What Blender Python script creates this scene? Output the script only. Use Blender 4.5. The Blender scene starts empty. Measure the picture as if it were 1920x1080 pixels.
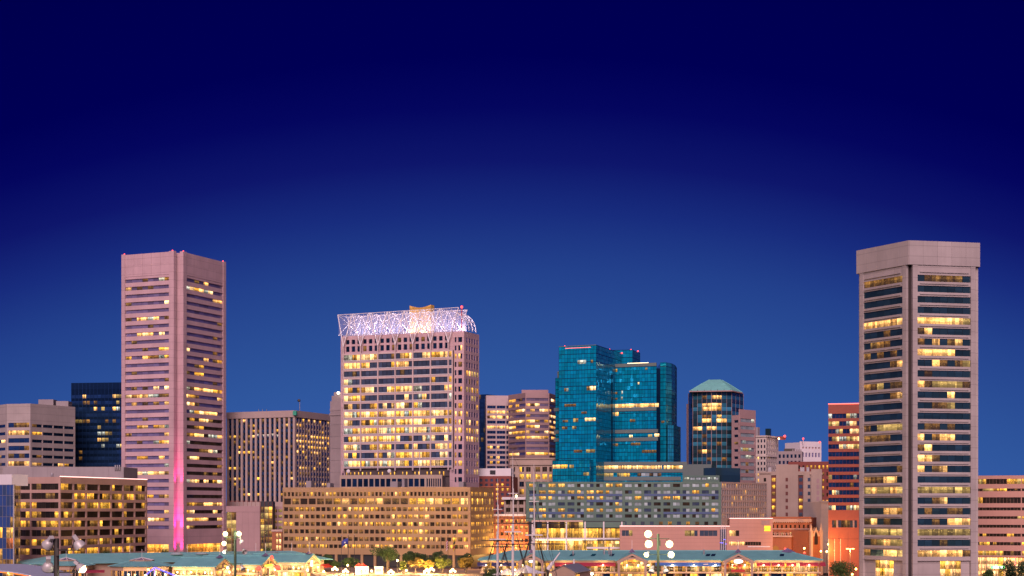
import bpy, bmesh, math, random
from mathutils import Vector, Matrix, Euler

# ------------------------------------------------------------------ camera, sky, sun
SC = bpy.context.scene
COL = SC.collection
F, HZ, CAMH = 3100.0, 955.0, 30.0          # focal length in photo pixels, horizon row, eye height (m)

cam = bpy.data.cameras.new('camera')
cam.sensor_width = 36.0
cam.lens = 36.0 * F / 1920.0
cam.shift_y = (HZ - 540.0) / 1920.0
cam.clip_start = 1.0
cam.clip_end = 20000.0
camo = bpy.data.objects.new('camera', cam)
camo.location = (0, 0, CAMH)
camo.rotation_euler = (math.radians(90), 0, 0)
COL.objects.link(camo)
SC.camera = camo

def lin(r, g, b):
    f = lambda c: (c / 255 / 12.92) if c / 255 <= 0.04045 else ((c / 255 + 0.055) / 1.055) ** 2.4
    return (f(r), f(g), f(b), 1.0)

world = bpy.data.worlds.new('World')
SC.world = world
world.use_nodes = True
wn, wl = world.node_tree.nodes, world.node_tree.links
wn.clear()
def wmath(op, a, b=None, c=None):
    n = wn.new('ShaderNodeMath'); n.operation = op
    for i, v in enumerate((a, b, c)):
        if v is None: continue
        if isinstance(v, (int, float)): n.inputs[i].default_value = v
        else: wl.new(v, n.inputs[i])
    return n.outputs[0]
tc = wn.new('ShaderNodeTexCoord')
sx = wn.new('ShaderNodeSeparateXYZ'); wl.new(tc.outputs['Generated'], sx.inputs[0])
elev = wmath('MULTIPLY', wmath('ARCSINE', sx.outputs[2]), 57.2958)
hlen = wmath('SQRT', wmath('ADD', wmath('MULTIPLY', sx.outputs[0], sx.outputs[0]), wmath('MULTIPLY', sx.outputs[1], sx.outputs[1])))
cosa = wmath('DIVIDE', sx.outputs[1], wmath('MAXIMUM', hlen, 0.0001))
off = wmath('SMOOTH_MIN', wmath('MULTIPLY', wmath('SUBTRACT', 1.0, cosa), 68.0), 6.0, 2.0)
tt = wmath('DIVIDE', wmath('ADD', wmath('MAXIMUM', elev, 0.0), off), 20.0)
ramp = wn.new('ShaderNodeValToRGB'); wl.new(tt, ramp.inputs[0])
stops = [(0.0, (60, 100, 176)), (4.7, (47, 86, 157)), (6.5, (42, 77, 149)), (8.3, (35, 65, 140)), (10.2, (24, 44, 125)),
         (11.9, (14, 22, 107)), (13.7, (4, 6, 94)), (15.4, (0, 0, 84)), (20.0, (0, 0, 76))]
while len(ramp.color_ramp.elements) < len(stops): ramp.color_ramp.elements.new(0.5)
for el, (d, c) in zip(ramp.color_ramp.elements, stops):
    el.position = d / 20.0; el.color = lin(*c)
bg = wn.new('ShaderNodeBackground'); wl.new(ramp.outputs[0], bg.inputs[0]); bg.inputs[1].default_value = 1.0
wo = wn.new('ShaderNodeOutputWorld'); wl.new(bg.outputs[0], wo.inputs[0])

sun = bpy.data.lights.new('afterglow_sun', 'SUN')
sun.energy = 3.4
sun.angle = math.radians(42)
sun.color = (1.0, 0.68, 0.73)
suno = bpy.data.objects.new('afterglow_sun', sun)
SUN_AZ, SUN_EL = math.radians(4), math.radians(28)      # broad afterglow behind the viewer
sdir = Vector((-math.sin(SUN_AZ) * math.cos(SUN_EL), -math.cos(SUN_AZ) * math.cos(SUN_EL), math.sin(SUN_EL)))
suno.rotation_euler = sdir.to_track_quat('Z', 'Y').to_euler()
suno.location = (0, 0, 400)
COL.objects.link(suno)

vs = SC.view_settings
vs.view_transform = 'Standard'; vs.look = 'None'; vs.exposure = 0.0; vs.gamma = 1.0
vs.use_curve_mapping = False
SC.render.engine = 'CYCLES'
SC.cycles.max_bounces = 4
SC.cycles.diffuse_bounces = 2
SC.cycles.glossy_bounces = 3
SC.cycles.sample_clamp_indirect = 3.0
SC.cycles.use_denoising = True
SC.cycles.caustics_reflective = False
SC.cycles.caustics_refractive = False

# ------------------------------------------------------------------ materials
MATS = {}
def newmat(name):
    m = bpy.data.materials.new(name); m.use_nodes = True
    m.cycles.emission_sampling = 'NONE'
    MATS[name] = m
    nt = m.node_tree
    b = nt.nodes['Principled BSDF']
    return m, nt, b

def N(nt, typ, **kw):
    n = nt.nodes.new(typ)
    for k, v in kw.items(): setattr(n, k, v)
    return n

def mathn(nt, op, a, b=None, c=None):
    n = nt.nodes.new('ShaderNodeMath'); n.operation = op
    for i, v in enumerate((a, b, c)):
        if v is None: continue
        if isinstance(v, (int, float)): n.inputs[i].default_value = v
        else: nt.links.new(v, n.inputs[i])
    return n.outputs[0]

def wall(name, col, var=0.18, rough=0.85, scale=0.12, streak=True, bump=0.15, metallic=0.0, joints=None):
    """weathered masonry, concrete, paint: broad stains, fine grain and vertical streaks in world space"""
    m, nt, b = newmat(name)
    L = nt.links.new
    geo = N(nt, 'ShaderNodeNewGeometry')
    n1 = N(nt, 'ShaderNodeTexNoise'); n1.inputs['Scale'].default_value = scale; n1.inputs['Detail'].default_value = 5
    L(geo.outputs['Position'], n1.inputs['Vector'])
    mp = N(nt, 'ShaderNodeMapping'); mp.inputs['Scale'].default_value = (1.3, 1.3, 0.06)
    L(geo.outputs['Position'], mp.inputs['Vector'])
    n2 = N(nt, 'ShaderNodeTexNoise'); n2.inputs['Scale'].default_value = 1.0; n2.inputs['Detail'].default_value = 3
    L(mp.outputs[0], n2.inputs['Vector'])
    oi = N(nt, 'ShaderNodeObjectInfo')
    v = mathn(nt, 'ADD', mathn(nt, 'MULTIPLY', mathn(nt, 'SUBTRACT', n1.outputs[0], 0.5), 2.2 * var),
              mathn(nt, 'MULTIPLY', mathn(nt, 'SUBTRACT', n2.outputs[0], 0.5), (0.8 if streak else 0.3) * var))
    v = mathn(nt, 'ADD', v, mathn(nt, 'MULTIPLY', mathn(nt, 'SUBTRACT', oi.outputs['Random'], 0.5), 0.5 * var))
    v = mathn(nt, 'ADD', v, 1.0)
    if joints:
        sp = N(nt, 'ShaderNodeSeparateXYZ'); L(geo.outputs['Position'], sp.inputs[0])
        fr = mathn(nt, 'FRACT', mathn(nt, 'DIVIDE', sp.outputs[2], joints))
        v = mathn(nt, 'MULTIPLY', v, mathn(nt, 'SUBTRACT', 1.0, mathn(nt, 'MULTIPLY', mathn(nt, 'LESS_THAN', fr, 0.07), 0.2)))
    mx = N(nt, 'ShaderNodeVectorMath', operation='SCALE')
    mx.inputs[0].default_value = col[:3]; L(v, mx.inputs['Scale'])
    L(mx.outputs[0], b.inputs['Base Color'])
    b.inputs['Roughness'].default_value = rough
    b.inputs['Metallic'].default_value = metallic
    b.inputs['Specular IOR Level'].default_value = 0.25
    if bump:
        bp = N(nt, 'ShaderNodeBump'); bp.inputs['Strength'].default_value = bump; bp.inputs['Distance'].default_value = 0.3
        L(n2.outputs[0], bp.inputs['Height']); L(bp.outputs[0], b.inputs['Normal'])
    return m

def seed_nodes(nt):
    uv = N(nt, 'ShaderNodeUVMap'); uv.uv_map = 'UVMap'
    fr = N(nt, 'ShaderNodeVectorMath', operation='FRACTION'); nt.links.new(uv.outputs[0], fr.inputs[0])
    fl = N(nt, 'ShaderNodeVectorMath', operation='FLOOR'); nt.links.new(uv.outputs[0], fl.inputs[0])
    oi = N(nt, 'ShaderNodeObjectInfo')
    wn_ = N(nt, 'ShaderNodeTexWhiteNoise', noise_dimensions='4D')
    nt.links.new(fl.outputs[0], wn_.inputs['Vector']); nt.links.new(oi.outputs['Random'], wn_.inputs['W'])
    s = N(nt, 'ShaderNodeSeparateXYZ'); nt.links.new(fr.outputs[0], s.inputs[0])
    return s.outputs[0], s.outputs[1], wn_.outputs['Value'], wn_.outputs['Color']

def glass(name, col, metallic=0.55, rough=0.08, var=0.5, blinds=0.25, warp=0.035):
    """unlit window: coated glass, blinds half drawn in some panes"""
    m, nt, b = newmat(name); L = nt.links.new
    u, v, rnd, rc = seed_nodes(nt)
    k = mathn(nt, 'ADD', 1.0 - var * 0.5, mathn(nt, 'MULTIPLY', rnd, var))
    cut = mathn(nt, 'GREATER_THAN', mathn(nt, 'ADD', v, mathn(nt, 'FRACT', mathn(nt, 'MULTIPLY', rnd, 7.3))), 1.35)
    k = mathn(nt, 'ADD', k, mathn(nt, 'MULTIPLY', cut, blinds))
    mx = N(nt, 'ShaderNodeVectorMath', operation='SCALE')
    mx.inputs[0].default_value = col[:3]; L(k, mx.inputs['Scale'])
    L(mx.outputs[0], b.inputs['Base Color'])
    b.inputs['Metallic'].default_value = metallic
    b.inputs['Roughness'].default_value = rough
    b.inputs['Specular IOR Level'].default_value = 0.22
    geo = N(nt, 'ShaderNodeNewGeometry')
    jit = N(nt, 'ShaderNodeVectorMath', operation='SCALE'); jit.inputs['Scale'].default_value = warp
    sub = N(nt, 'ShaderNodeVectorMath', operation='SUBTRACT'); sub.inputs[1].default_value = (0.5, 0.5, 0.5)
    L(rc, sub.inputs[0]); L(sub.outputs[0], jit.inputs[0])
    ad = N(nt, 'ShaderNodeVectorMath', operation='ADD'); L(geo.outputs['Normal'], ad.inputs[0]); L(jit.outputs[0], ad.inputs[1])
    nm = N(nt, 'ShaderNodeVectorMath', operation='NORMALIZE'); L(ad.outputs[0], nm.inputs[0]); L(nm.outputs[0], b.inputs['Normal'])
    return m

def lit(name, ca, cb, strength, contrast=0.6, cells=4.0, base=(0.02, 0.02, 0.025)):
    """a lit room behind glass: bright ceiling strip, partitions, furniture and people as darker blotches"""
    m, nt, b = newmat(name); L = nt.links.new
    u, v, rnd, rc = seed_nodes(nt)
    seed = mathn(nt, 'MULTIPLY', rnd, 91.7)
    cv = N(nt, 'ShaderNodeCombineXYZ')
    L(mathn(nt, 'MULTIPLY', u, cells), cv.inputs[0]); L(mathn(nt, 'MULTIPLY', v, 2.2), cv.inputs[1]); L(seed, cv.inputs[2])
    n1 = N(nt, 'ShaderNodeTexNoise'); n1.inputs['Scale'].default_value = 0.9; n1.inputs['Detail'].default_value = 1
    L(cv.outputs[0], n1.inputs['Vector'])
    cx = N(nt, 'ShaderNodeCombineXYZ')
    L(mathn(nt, 'FLOOR', mathn(nt, 'ADD', mathn(nt, 'MULTIPLY', u, cells * 0.6), rnd)), cx.inputs[0]); L(seed, cx.inputs[1])
    w2 = N(nt, 'ShaderNodeTexWhiteNoise', noise_dimensions='2D'); L(cx.outputs[0], w2.inputs['Vector'])
    nz = N(nt, 'ShaderNodeMapRange'); L(n1.outputs[0], nz.inputs[0])
    nz.inputs[1].default_value = 0.35; nz.inputs[2].default_value = 0.6; nz.inputs[3].default_value = 1 - contrast * 0.7; nz.inputs[4].default_value = 1.05
    ce = N(nt, 'ShaderNodeMapRange', interpolation_type='SMOOTHSTEP'); L(v, ce.inputs[0])
    ce.inputs[1].default_value = 0.1; ce.inputs[2].default_value = 0.95; ce.inputs[3].default_value = 0.55; ce.inputs[4].default_value = 1.25
    k = mathn(nt, 'MULTIPLY', nz.outputs[0], ce.outputs[0])
    # furniture, screens and people as blocks in the lower part of the room
    cbk = N(nt, 'ShaderNodeCombineXYZ')
    L(mathn(nt, 'FLOOR', mathn(nt, 'MULTIPLY', u, cells * 1.5)), cbk.inputs[0]); L(mathn(nt, 'FLOOR', mathn(nt, 'MULTIPLY', v, 5.0)), cbk.inputs[1]); L(seed, cbk.inputs[2])
    w3 = N(nt, 'ShaderNodeTexWhiteNoise', noise_dimensions='3D'); L(cbk.outputs[0], w3.inputs['Vector'])
    low = mathn(nt, 'LESS_THAN', v, 0.55)
    k = mathn(nt, 'MULTIPLY', k, mathn(nt, 'SUBTRACT', 1.0, mathn(nt, 'MULTIPLY', low, mathn(nt, 'MULTIPLY', w3.outputs['Value'], 0.3 + contrast * 0.6))))
    k = mathn(nt, 'MULTIPLY', k, mathn(nt, 'ADD', 0.30, mathn(nt, 'MULTIPLY', w2.outputs['Value'], 1.1)))
    k = mathn(nt, 'MULTIPLY', k, mathn(nt, 'ADD', 0.55, mathn(nt, 'MULTIPLY', rnd, 0.8)))
    # half-drawn blinds and small bright ceiling lamps
    th = mathn(nt, 'ADD', 0.40, mathn(nt, 'MULTIPLY', mathn(nt, 'FRACT', mathn(nt, 'MULTIPLY', rnd, 13.7)), 1.1))
    k = mathn(nt, 'MULTIPLY', k, mathn(nt, 'SUBTRACT', 1.0, mathn(nt, 'MULTIPLY', mathn(nt, 'GREATER_THAN', v, th), 0.45)))
    vo = N(nt, 'ShaderNodeTexVoronoi'); vo.inputs['Scale'].default_value = 1.6; L(cv.outputs[0], vo.inputs['Vector'])
    sp = N(nt, 'ShaderNodeMapRange'); L(vo.outputs['Distance'], sp.inputs[0]); sp.inputs[1].default_value = 0.10; sp.inputs[2].default_value = 0.32; sp.inputs[3].default_value = 0.9; sp.inputs[4].default_value = 0.0
    k = mathn(nt, 'ADD', k, mathn(nt, 'MULTIPLY', sp.outputs[0], mathn(nt, 'GREATER_THAN', v, 0.45)))
    k = mathn(nt, 'MULTIPLY', k, strength)
    mix = N(nt, 'ShaderNodeMix', data_type='RGBA'); L(mathn(nt, 'FRACT', mathn(nt, 'MULTIPLY', rnd, 5.7)), mix.inputs[0])
    mix.inputs[6].default_value = (*ca, 1); mix.inputs[7].default_value = (*cb, 1)
    L(mix.outputs[2], b.inputs['Emission Color']); L(k, b.inputs['Emission Strength'])
    b.inputs['Base Color'].default_value = (*base, 1); b.inputs['Roughness'].default_value = 0.12; b.inputs['Specular IOR Level'].default_value = 0.2
    return m

def glow(name, col, strength):
    m, nt, b = newmat(name)
    b.inputs['Base Color'].default_value = (*col, 1)
    b.inputs['Emission Color'].default_value = (*col, 1); b.inputs['Emission Strength'].default_value = strength
    return m

def plain(name, col, rough=0.6, metallic=0.0):
    m, nt, b = newmat(name); L = nt.links.new
    n1 = N(nt, 'ShaderNodeTexNoise'); n1.inputs['Scale'].default_value = 1.7; n1.inputs['Detail'].default_value = 4
    geo = N(nt, 'ShaderNodeNewGeometry'); L(geo.outputs['Position'], n1.inputs['Vector'])
    mx = N(nt, 'ShaderNodeVectorMath', operation='SCALE'); mx.inputs[0].default_value = col[:3]
    L(mathn(nt, 'ADD', 0.75, mathn(nt, 'MULTIPLY', n1.outputs[0], 0.5)), mx.inputs['Scale'])
    L(mx.outputs[0], b.inputs['Base Color'])
    b.inputs['Roughness'].default_value = rough; b.inputs['Metallic'].default_value = metallic
    return m

def foliage(name, ca, cb):
    m, nt, b = newmat(name); L = nt.links.new
    geo = N(nt, 'ShaderNodeNewGeometry')
    n1 = N(nt, 'ShaderNodeTexNoise'); n1.inputs['Scale'].default_value = 0.8; n1.inputs['Detail'].default_value = 4
    L(geo.outputs['Position'], n1.inputs['Vector'])
    mix = N(nt, 'ShaderNodeMix', data_type='RGBA')
    mr = N(nt, 'ShaderNodeMapRange'); L(n1.outputs[0], mr.inputs[0]); mr.inputs[1].default_value = 0.35; mr.inputs[2].default_value = 0.65
    L(mr.outputs[0], mix.inputs[0]); mix.inputs[6].default_value = (*ca, 1); mix.inputs[7].default_value = (*cb, 1)
    L(mix.outputs[2], b.inputs['Base Color']); b.inputs['Roughness'].default_value = 0.6
    return m

def seamroof(name, col):
    """standing-seam copper-green metal roof: fine seams, patchy patina"""
    m = wall(name, col, var=0.22, rough=0.5, scale=0.25, streak=True, bump=0.0)
    nt = m.node_tree; b = nt.nodes['Principled BSDF']; L = nt.links.new
    geo = N(nt, 'ShaderNodeNewGeometry')
    wv = N(nt, 'ShaderNodeTexWave'); wv.inputs['Scale'].default_value = 0.8; wv.bands_direction = 'X'
    L(geo.outputs['Position'], wv.inputs['Vector'])
    bp = N(nt, 'ShaderNodeBump'); bp.inputs['Strength'].default_value = 0.5; bp.inputs['Distance'].default_value = 0.3
    L(wv.outputs[1], bp.inputs['Height']); L(bp.outputs[0], b.inputs['Normal'])
    return m

wall('concrete_pink', (0.43, 0.385, 0.355), var=0.24, joints=3.67)
wall('concrete_rose', (0.56, 0.395, 0.405), var=0.22, joints=3.96)
wall('concrete_dark', (0.10, 0.08, 0.078))
wall('stone_white', (0.58, 0.47, 0.45))
wall('stone_tan', (0.44, 0.35, 0.28))
wall('stone_grey', (0.36, 0.31, 0.30))
wall('fin_concrete', (0.46, 0.37, 0.33))
wall('federal_tan', (0.38, 0.255, 0.14), var=0.2)
wall('brown_panel', (0.50, 0.33, 0.27))
wall('brick_red', (0.24, 0.075, 0.06), joints=0.9)
wall('brick_orange', (0.42, 0.16, 0.08), joints=0.7)
wall('brick_dark', (0.19, 0.075, 0.065), joints=0.8)
wall('panel_red', (0.38, 0.125, 0.09), var=0.14)
wall('panel_salmon', (0.56, 0.32, 0.24), var=0.12)
wall('granite_rose', (0.42, 0.29, 0.28), var=0.12)
wall('tile_pink', (0.54, 0.31, 0.24), var=0.12, joints=1.6)
wall('hotel_green', (0.125, 0.205, 0.165), var=0.16)
wall('band_green', (0.15, 0.20, 0.185), var=0.1)
wall('limestone', (0.62, 0.55, 0.48))
wall('cornice', (0.60, 0.45, 0.36))
wall('white_paint', (0.75, 0.73, 0.72), var=0.08)
wall('truss_white', (0.80, 0.78, 0.80), var=0.05, bump=0)
wall('grey_render', (0.33, 0.30, 0.30))
wall('penthouse_gold', (0.50, 0.30, 0.07), var=0.25)
wall('fascia_tan', (0.46, 0.33, 0.24), var=0.12)
wall('paving', (0.30, 0.22, 0.19), var=0.25, streak=False)
wall('asphalt', (0.05, 0.05, 0.052), var=0.3, streak=False)
wall('earth', (0.11, 0.105, 0.09), var=0.3, streak=False)
seamroof('roof_teal', (0.21, 0.54, 0.53))
seamroof('roof_green', (0.26, 0.68, 0.60))
seamroof('roof_grey', (0.22, 0.24, 0.30))
plain('metal_dark', (0.06, 0.055, 0.045), 0.5, 0.3)
plain('metal_green', (0.06, 0.09, 0.05), 0.5, 0.2)
plain('metal_grey', (0.35, 0.35, 0.36), 0.45, 0.5)
plain('lamp_shell', (0.62, 0.60, 0.56), 0.4, 0.2)
plain('mast_white', (0.72, 0.68, 0.62), 0.5)
plain('yard_black', (0.025, 0.022, 0.02), 0.6)
plain('hull_black', (0.03, 0.03, 0.032), 0.4)
plain('canvas_white', (0.78, 0.78, 0.80), 0.7)
plain('canvas_blue', (0.05, 0.13, 0.45), 0.7)
plain('canvas_navy', (0.03, 0.03, 0.12), 0.7)
plain('canvas_maroon', (0.35, 0.03, 0.06), 0.7)
plain('canvas_red', (0.55, 0.04, 0.03), 0.7)
plain('canvas_pale', (0.50, 0.56, 0.66), 0.5)
plain('flag_blue', (0.07, 0.09, 0.38), 0.8)
plain('flag_red', (0.5, 0.06, 0.07), 0.8)
plain('flag_white', (0.75, 0.72, 0.70), 0.8)
plain('flag_yellow', (0.7, 0.5, 0.05), 0.8)
plain('flag_black', (0.03, 0.03, 0.03), 0.8)
plain('bark', (0.09, 0.065, 0.05), 0.9)
plain('blue_panel', (0.05, 0.10, 0.22), 0.5)
plain('green_panel', (0.03, 0.35, 0.22), 0.5)
plain('void_dark', (0.012, 0.014, 0.02), 0.5)
foliage('leaf_green', (0.035, 0.075, 0.02), (0.075, 0.13, 0.03))
foliage('leaf_dark', (0.022, 0.05, 0.018), (0.05, 0.085, 0.025))
foliage('leaf_lit_gold', (0.16, 0.11, 0.025), (0.24, 0.17, 0.03))  # plaza lamp glow put into the leaf colour
foliage('leaf_lit_lime', (0.09, 0.12, 0.02), (0.16, 0.19, 0.03))  # yellow-green leaves, lamp light put into their colour too
glass('glass_violet', (0.27, 0.235, 0.37), 0.40)
glass('glass_teal', (0.035, 0.085, 0.11), 0.5)
glass('glass_black', (0.012, 0.035, 0.085), 0.5, var=0.7)
glass('glass_navy', (0.022, 0.065, 0.17), 0.5)
glass('glass_brown', (0.05, 0.038, 0.025), 0.3)
glass('glass_blue', (0.05, 0.24, 0.34), 0.35, 0.08)
glass('glass_grey', (0.10, 0.14, 0.19), 0.5)
glass('glass_pale', (0.32, 0.42, 0.42), 0.15, 0.3)
glass('curtain_teal', (0.003, 0.38, 0.58), 0.40, 0.06, var=0.45, blinds=0.0, warp=0.09)
glass('curtain_light', (0.03, 0.42, 0.56), 0.45, 0.06, var=0.5, blinds=0.0, warp=0.09)
glass('mirror_blue', (0.10, 0.19, 0.42), 0.6, 0.03, var=0.1, blinds=0.0)
lit('lit_bright', (1.0, 0.52, 0.16), (1.0, 0.46, 0.12), 2.5, 0.32)
lit('lit_cream', (1.0, 0.60, 0.26), (1.0, 0.54, 0.19), 2.7, 0.25)
lit('lit_amber', (0.95, 0.40, 0.04), (0.9, 0.42, 0.05), 1.6, 0.6)
lit('lit_yellow', (1.0, 0.46, 0.04), (1.0, 0.50, 0.07), 2.1, 0.5)
lit('lit_dim', (0.60, 0.25, 0.045), (0.50, 0.25, 0.06), 0.62, 0.6)
lit('lit_orange', (1.0, 0.42, 0.05), (1.0, 0.52, 0.12), 1.7, 0.6)
lit('lit_curtain', (0.78, 0.49, 0.13), (0.72, 0.46, 0.14), 1.0, 0.2, cells=2.0)
lit('lit_white', (0.75, 0.80, 0.72), (0.95, 0.85, 0.6), 1.0, 0.7)
lit('lit_shop', (1.0, 0.46, 0.14), (1.0, 0.54, 0.22), 2.8, 0.7, cells=9.0)
lit('lit_red', (0.9, 0.12, 0.05), (0.9, 0.3, 0.05), 1.2, 0.8, cells=6)
lit('lit_lobby', (1.0, 0.30, 0.03), (1.0, 0.42, 0.06), 2.0, 0.5, cells=6)
glow('neon_pink', (1.0, 0.55, 0.50), 2.2)
glow('neon_red', (1.0, 0.16, 0.12), 2.5)
glow('neon_blue', (0.10, 0.10, 1.0), 2.2)
glow('neon_orange', (1.0, 0.22, 0.03), 1.6)
glow('neon_green', (0.15, 1.0, 0.25), 1.6)
glow('beacon_red', (1.0, 0.06, 0.05), 4.0)
glow('bulb_warm', (1.0, 0.72, 0.36), 8.0)
glow('bulb_white', (1.0, 0.95, 0.70), 6.0)
glow('reflector_glow', (1.0, 0.80, 0.28), 1.15)  # bowl shine and halo of the lamp put in as the disc's own glow
glow('bulb_sodium', (1.0, 0.55, 0.14), 8.0)
glow('strip_warm', (1.0, 0.80, 0.45), 3.0)
glow('sign_white', (0.9, 0.92, 1.0), 1.6)
glow('sign_yellow', (1.0, 0.65, 0.03), 1.1)
glow('sign_red', (1.0, 0.10, 0.06), 1.4)
glow('reflection_pale', (0.62, 0.60, 0.48), 0.7)

def veil(name, col, alpha):
    """crown haze put in as a thin see-through screen"""
    m, nt, b = newmat(name)
    b.inputs['Base Color'].default_value = (*col, 1); b.inputs['Alpha'].default_value = alpha; b.inputs['Roughness'].default_value = 0.7
veil('haze_veil', (0.72, 0.70, 0.85), 0.10)

# ------------------------------------------------------------------ helpers
WM = {}
def X(px, D): return (px - 960.0) / F * D
def Z(py, D): return CAMH + (HZ - py) / F * D
def P2(px, D): return Vector((X(px, D), D))

_CUBE, _CYL, _BALL = {}, {}, {}
def cube(mat):
    if mat not in _CUBE:
        bm = bmesh.new(); bmesh.ops.create_cube(bm, size=1.0)
        uvl = bm.loops.layers.uv.new('UVMap')
        for f_ in bm.faces:
            for l in f_.loops:
                l[uvl].uv = (min(max(l.vert.co.x + .5, .001), .999), min(max(l.vert.co.z + .5, .001), .999))
        me = bpy.data.meshes.new('box'); bm.to_mesh(me); bm.free(); me.materials.append(MATS[mat]); _CUBE[mat] = me
    return _CUBE[mat]
def cyl(mat, n=7):
    if (mat, n) not in _CYL:
        bm = bmesh.new(); bmesh.ops.create_cone(bm, cap_ends=True, segments=n, radius1=1, radius2=1, depth=1.0)
        bm.loops.layers.uv.new('UVMap')
        for f_ in bm.faces: f_.smooth = len(f_.verts) == 4
        me = bpy.data.meshes.new('rod'); bm.to_mesh(me); bm.free(); me.materials.append(MATS[mat]); _CYL[(mat, n)] = me
    return _CYL[(mat, n)]
def ball(mat):
    if mat not in _BALL:
        bm = bmesh.new(); bmesh.ops.create_uvsphere(bm, u_segments=10, v_segments=7, radius=1)
        for f_ in bm.faces: f_.smooth = True
        me = bpy.data.meshes.new('ball'); bm.to_mesh(me); bm.free(); me.materials.append(MATS[mat]); _BALL[mat] = me
    return _BALL[mat]

def link(name, data, parent=None, loc=(0, 0, 0), rot=(0, 0, 0), sc=(1, 1, 1)):
    o = bpy.data.objects.new(name, data)
    COL.objects.link(o)
    o.location = loc; o.rotation_euler = rot; o.scale = sc
    WM[o] = Matrix.LocRotScale(Vector(loc), Euler(rot), Vector(sc))
    if parent is not None:
        o.parent = parent; o.matrix_parent_inverse = WM[parent].inverted()
    return o

class Face:
    """a vertical plane seen from the south: u runs left to right, depth is positive towards the viewer"""
    def __init__(s, p0, p1):
        s.o = Vector((p0[0], p0[1])); d = Vector((p1[0], p1[1])) - s.o
        s.L = d.length; s.d = d.normalized(); s.n = Vector((s.d.y, -s.d.x)); s.rz = math.atan2(s.d.y, s.d.x)
    def pt(s, u, dep, z):
        p = s.o + s.d * u + s.n * dep
        return Vector((p.x, p.y, z))
    def u(s, px):
        k = (px - 960.0) / F
        return (k * s.o.y - s.o.x) / (s.d.x - k * s.d.y)
    def z(s, py, px=None):
        y = s.o.y + (s.d.y * s.u(px) if px is not None else 0)
        return Z(py, y)
    def end(s): return s.o + s.d * s.L
    def shift(s, dep):
        return Face(s.o + s.n * dep, s.o + s.d * s.L + s.n * dep)
def FP(pa, da, pb, db): return Face(P2(pa, da), P2(pb, db))

class MB:
    """collects shapes into one mesh"""
    def __init__(s): s.v, s.f, s.uv = [], [], []
    def quadbox(s, c8):
        b = len(s.v); s.v += [tuple(c) for c in c8]
        s.f += [tuple(b + i for i in q) for q in ((0, 1, 5, 4), (1, 2, 6, 5), (2, 3, 7, 6), (3, 0, 4, 7), (4, 5, 6, 7), (3, 2, 1, 0))]
    def fbox(s, f, u0, u1, z0, z1, d0, d1):
        s.quadbox([f.pt(u0, d1, z0), f.pt(u1, d1, z0), f.pt(u1, d0, z0), f.pt(u0, d0, z0),
                   f.pt(u0, d1, z1), f.pt(u1, d1, z1), f.pt(u1, d0, z1), f.pt(u0, d0, z1)])
    def box(s, x0, x1, y0, y1, z0, z1):
        s.quadbox([(x0, y0, z0), (x1, y0, z0), (x1, y1, z0), (x0, y1, z0), (x0, y0, z1), (x1, y0, z1), (x1, y1, z1), (x0, y1, z1)])
    def prism(s, poly, z0, z1):
        n = len(poly); b = len(s.v)
        a = sum(poly[i][0] * poly[(i + 1) % n][1] - poly[(i + 1) % n][0] * poly[i][1] for i in range(n))
        pl = list(poly) if a > 0 else list(reversed(poly))
        s.v += [(p[0], p[1], z0) for p in pl] + [(p[0], p[1], z1) for p in pl]
        for i in range(n):
            j = (i + 1) % n; s.f.append((b + i, b + j, b + n + j, b + n + i))
        s.f.append(tuple(b + n + i for i in range(n))); s.f.append(tuple(b + i for i in reversed(range(n))))
    def poly(s, pts):
        b = len(s.v); s.v += [tuple(p) for p in pts]; s.f.append(tuple(range(b, b + len(pts))))
    def slab(s, pts, th):
        """polygon with thickness th along -z"""
        b = len(s.v); n = len(pts)
        s.v += [tuple(p) for p in pts] + [(p[0], p[1], p[2] - th) for p in pts]
        s.f.append(tuple(range(b, b + n))); s.f.append(tuple(b + n + i for i in reversed(range(n))))
        for i in range(n):
            j = (i + 1) % n; s.f.append((b + i, b + n + i, b + n + j, b + j))
    def tube(s, p, q, r0, r1=None, n=6):
        r1 = r0 if r1 is None else r1
        p, q = Vector(p), Vector(q); ax = (q - p).normalized()
        a = ax.cross(Vector((0, 0, 1)) if abs(ax.z) < 0.95 else Vector((1, 0, 0))).normalized(); c = ax.cross(a)
        b = len(s.v)
        for cc, r in ((p, r0), (q, r1)):
            for i in range(n):
                t = 2 * math.pi * i / n; s.v.append(tuple(cc + a * math.cos(t) * r + c * math.sin(t) * r))
        for i in range(n):
            j = (i + 1) % n; s.f.append((b + i, b + j, b + n + j, b + n + i))
        s.f.append(tuple(b + i for i in reversed(range(n)))); s.f.append(tuple(b + n + i for i in range(n)))
    def mesh(s, mat, smooth=False):
        me = bpy.data.meshes.new('mesh'); me.from_pydata(s.v, [], s.f); me.update()
        bm = bmesh.new(); bm.from_mesh(me); bmesh.ops.recalc_face_normals(bm, faces=bm.faces); bm.to_mesh(me); bm.free()
        me.uv_layers.new(name='UVMap')
        me.materials.append(MATS[mat])
        if smooth: me.polygons.foreach_set('use_smooth', [True] * len(me.polygons))
        return me
    def build(s, name, mat, parent=None, smooth=False):
        return link(name, s.mesh(mat, smooth), parent)

def tag(o, label, cat, group=None, kind=None):
    if label: o['label'] = label
    if cat: o['category'] = cat
    if group: o['group'] = group
    if kind: o['kind'] = kind
    return o

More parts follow.
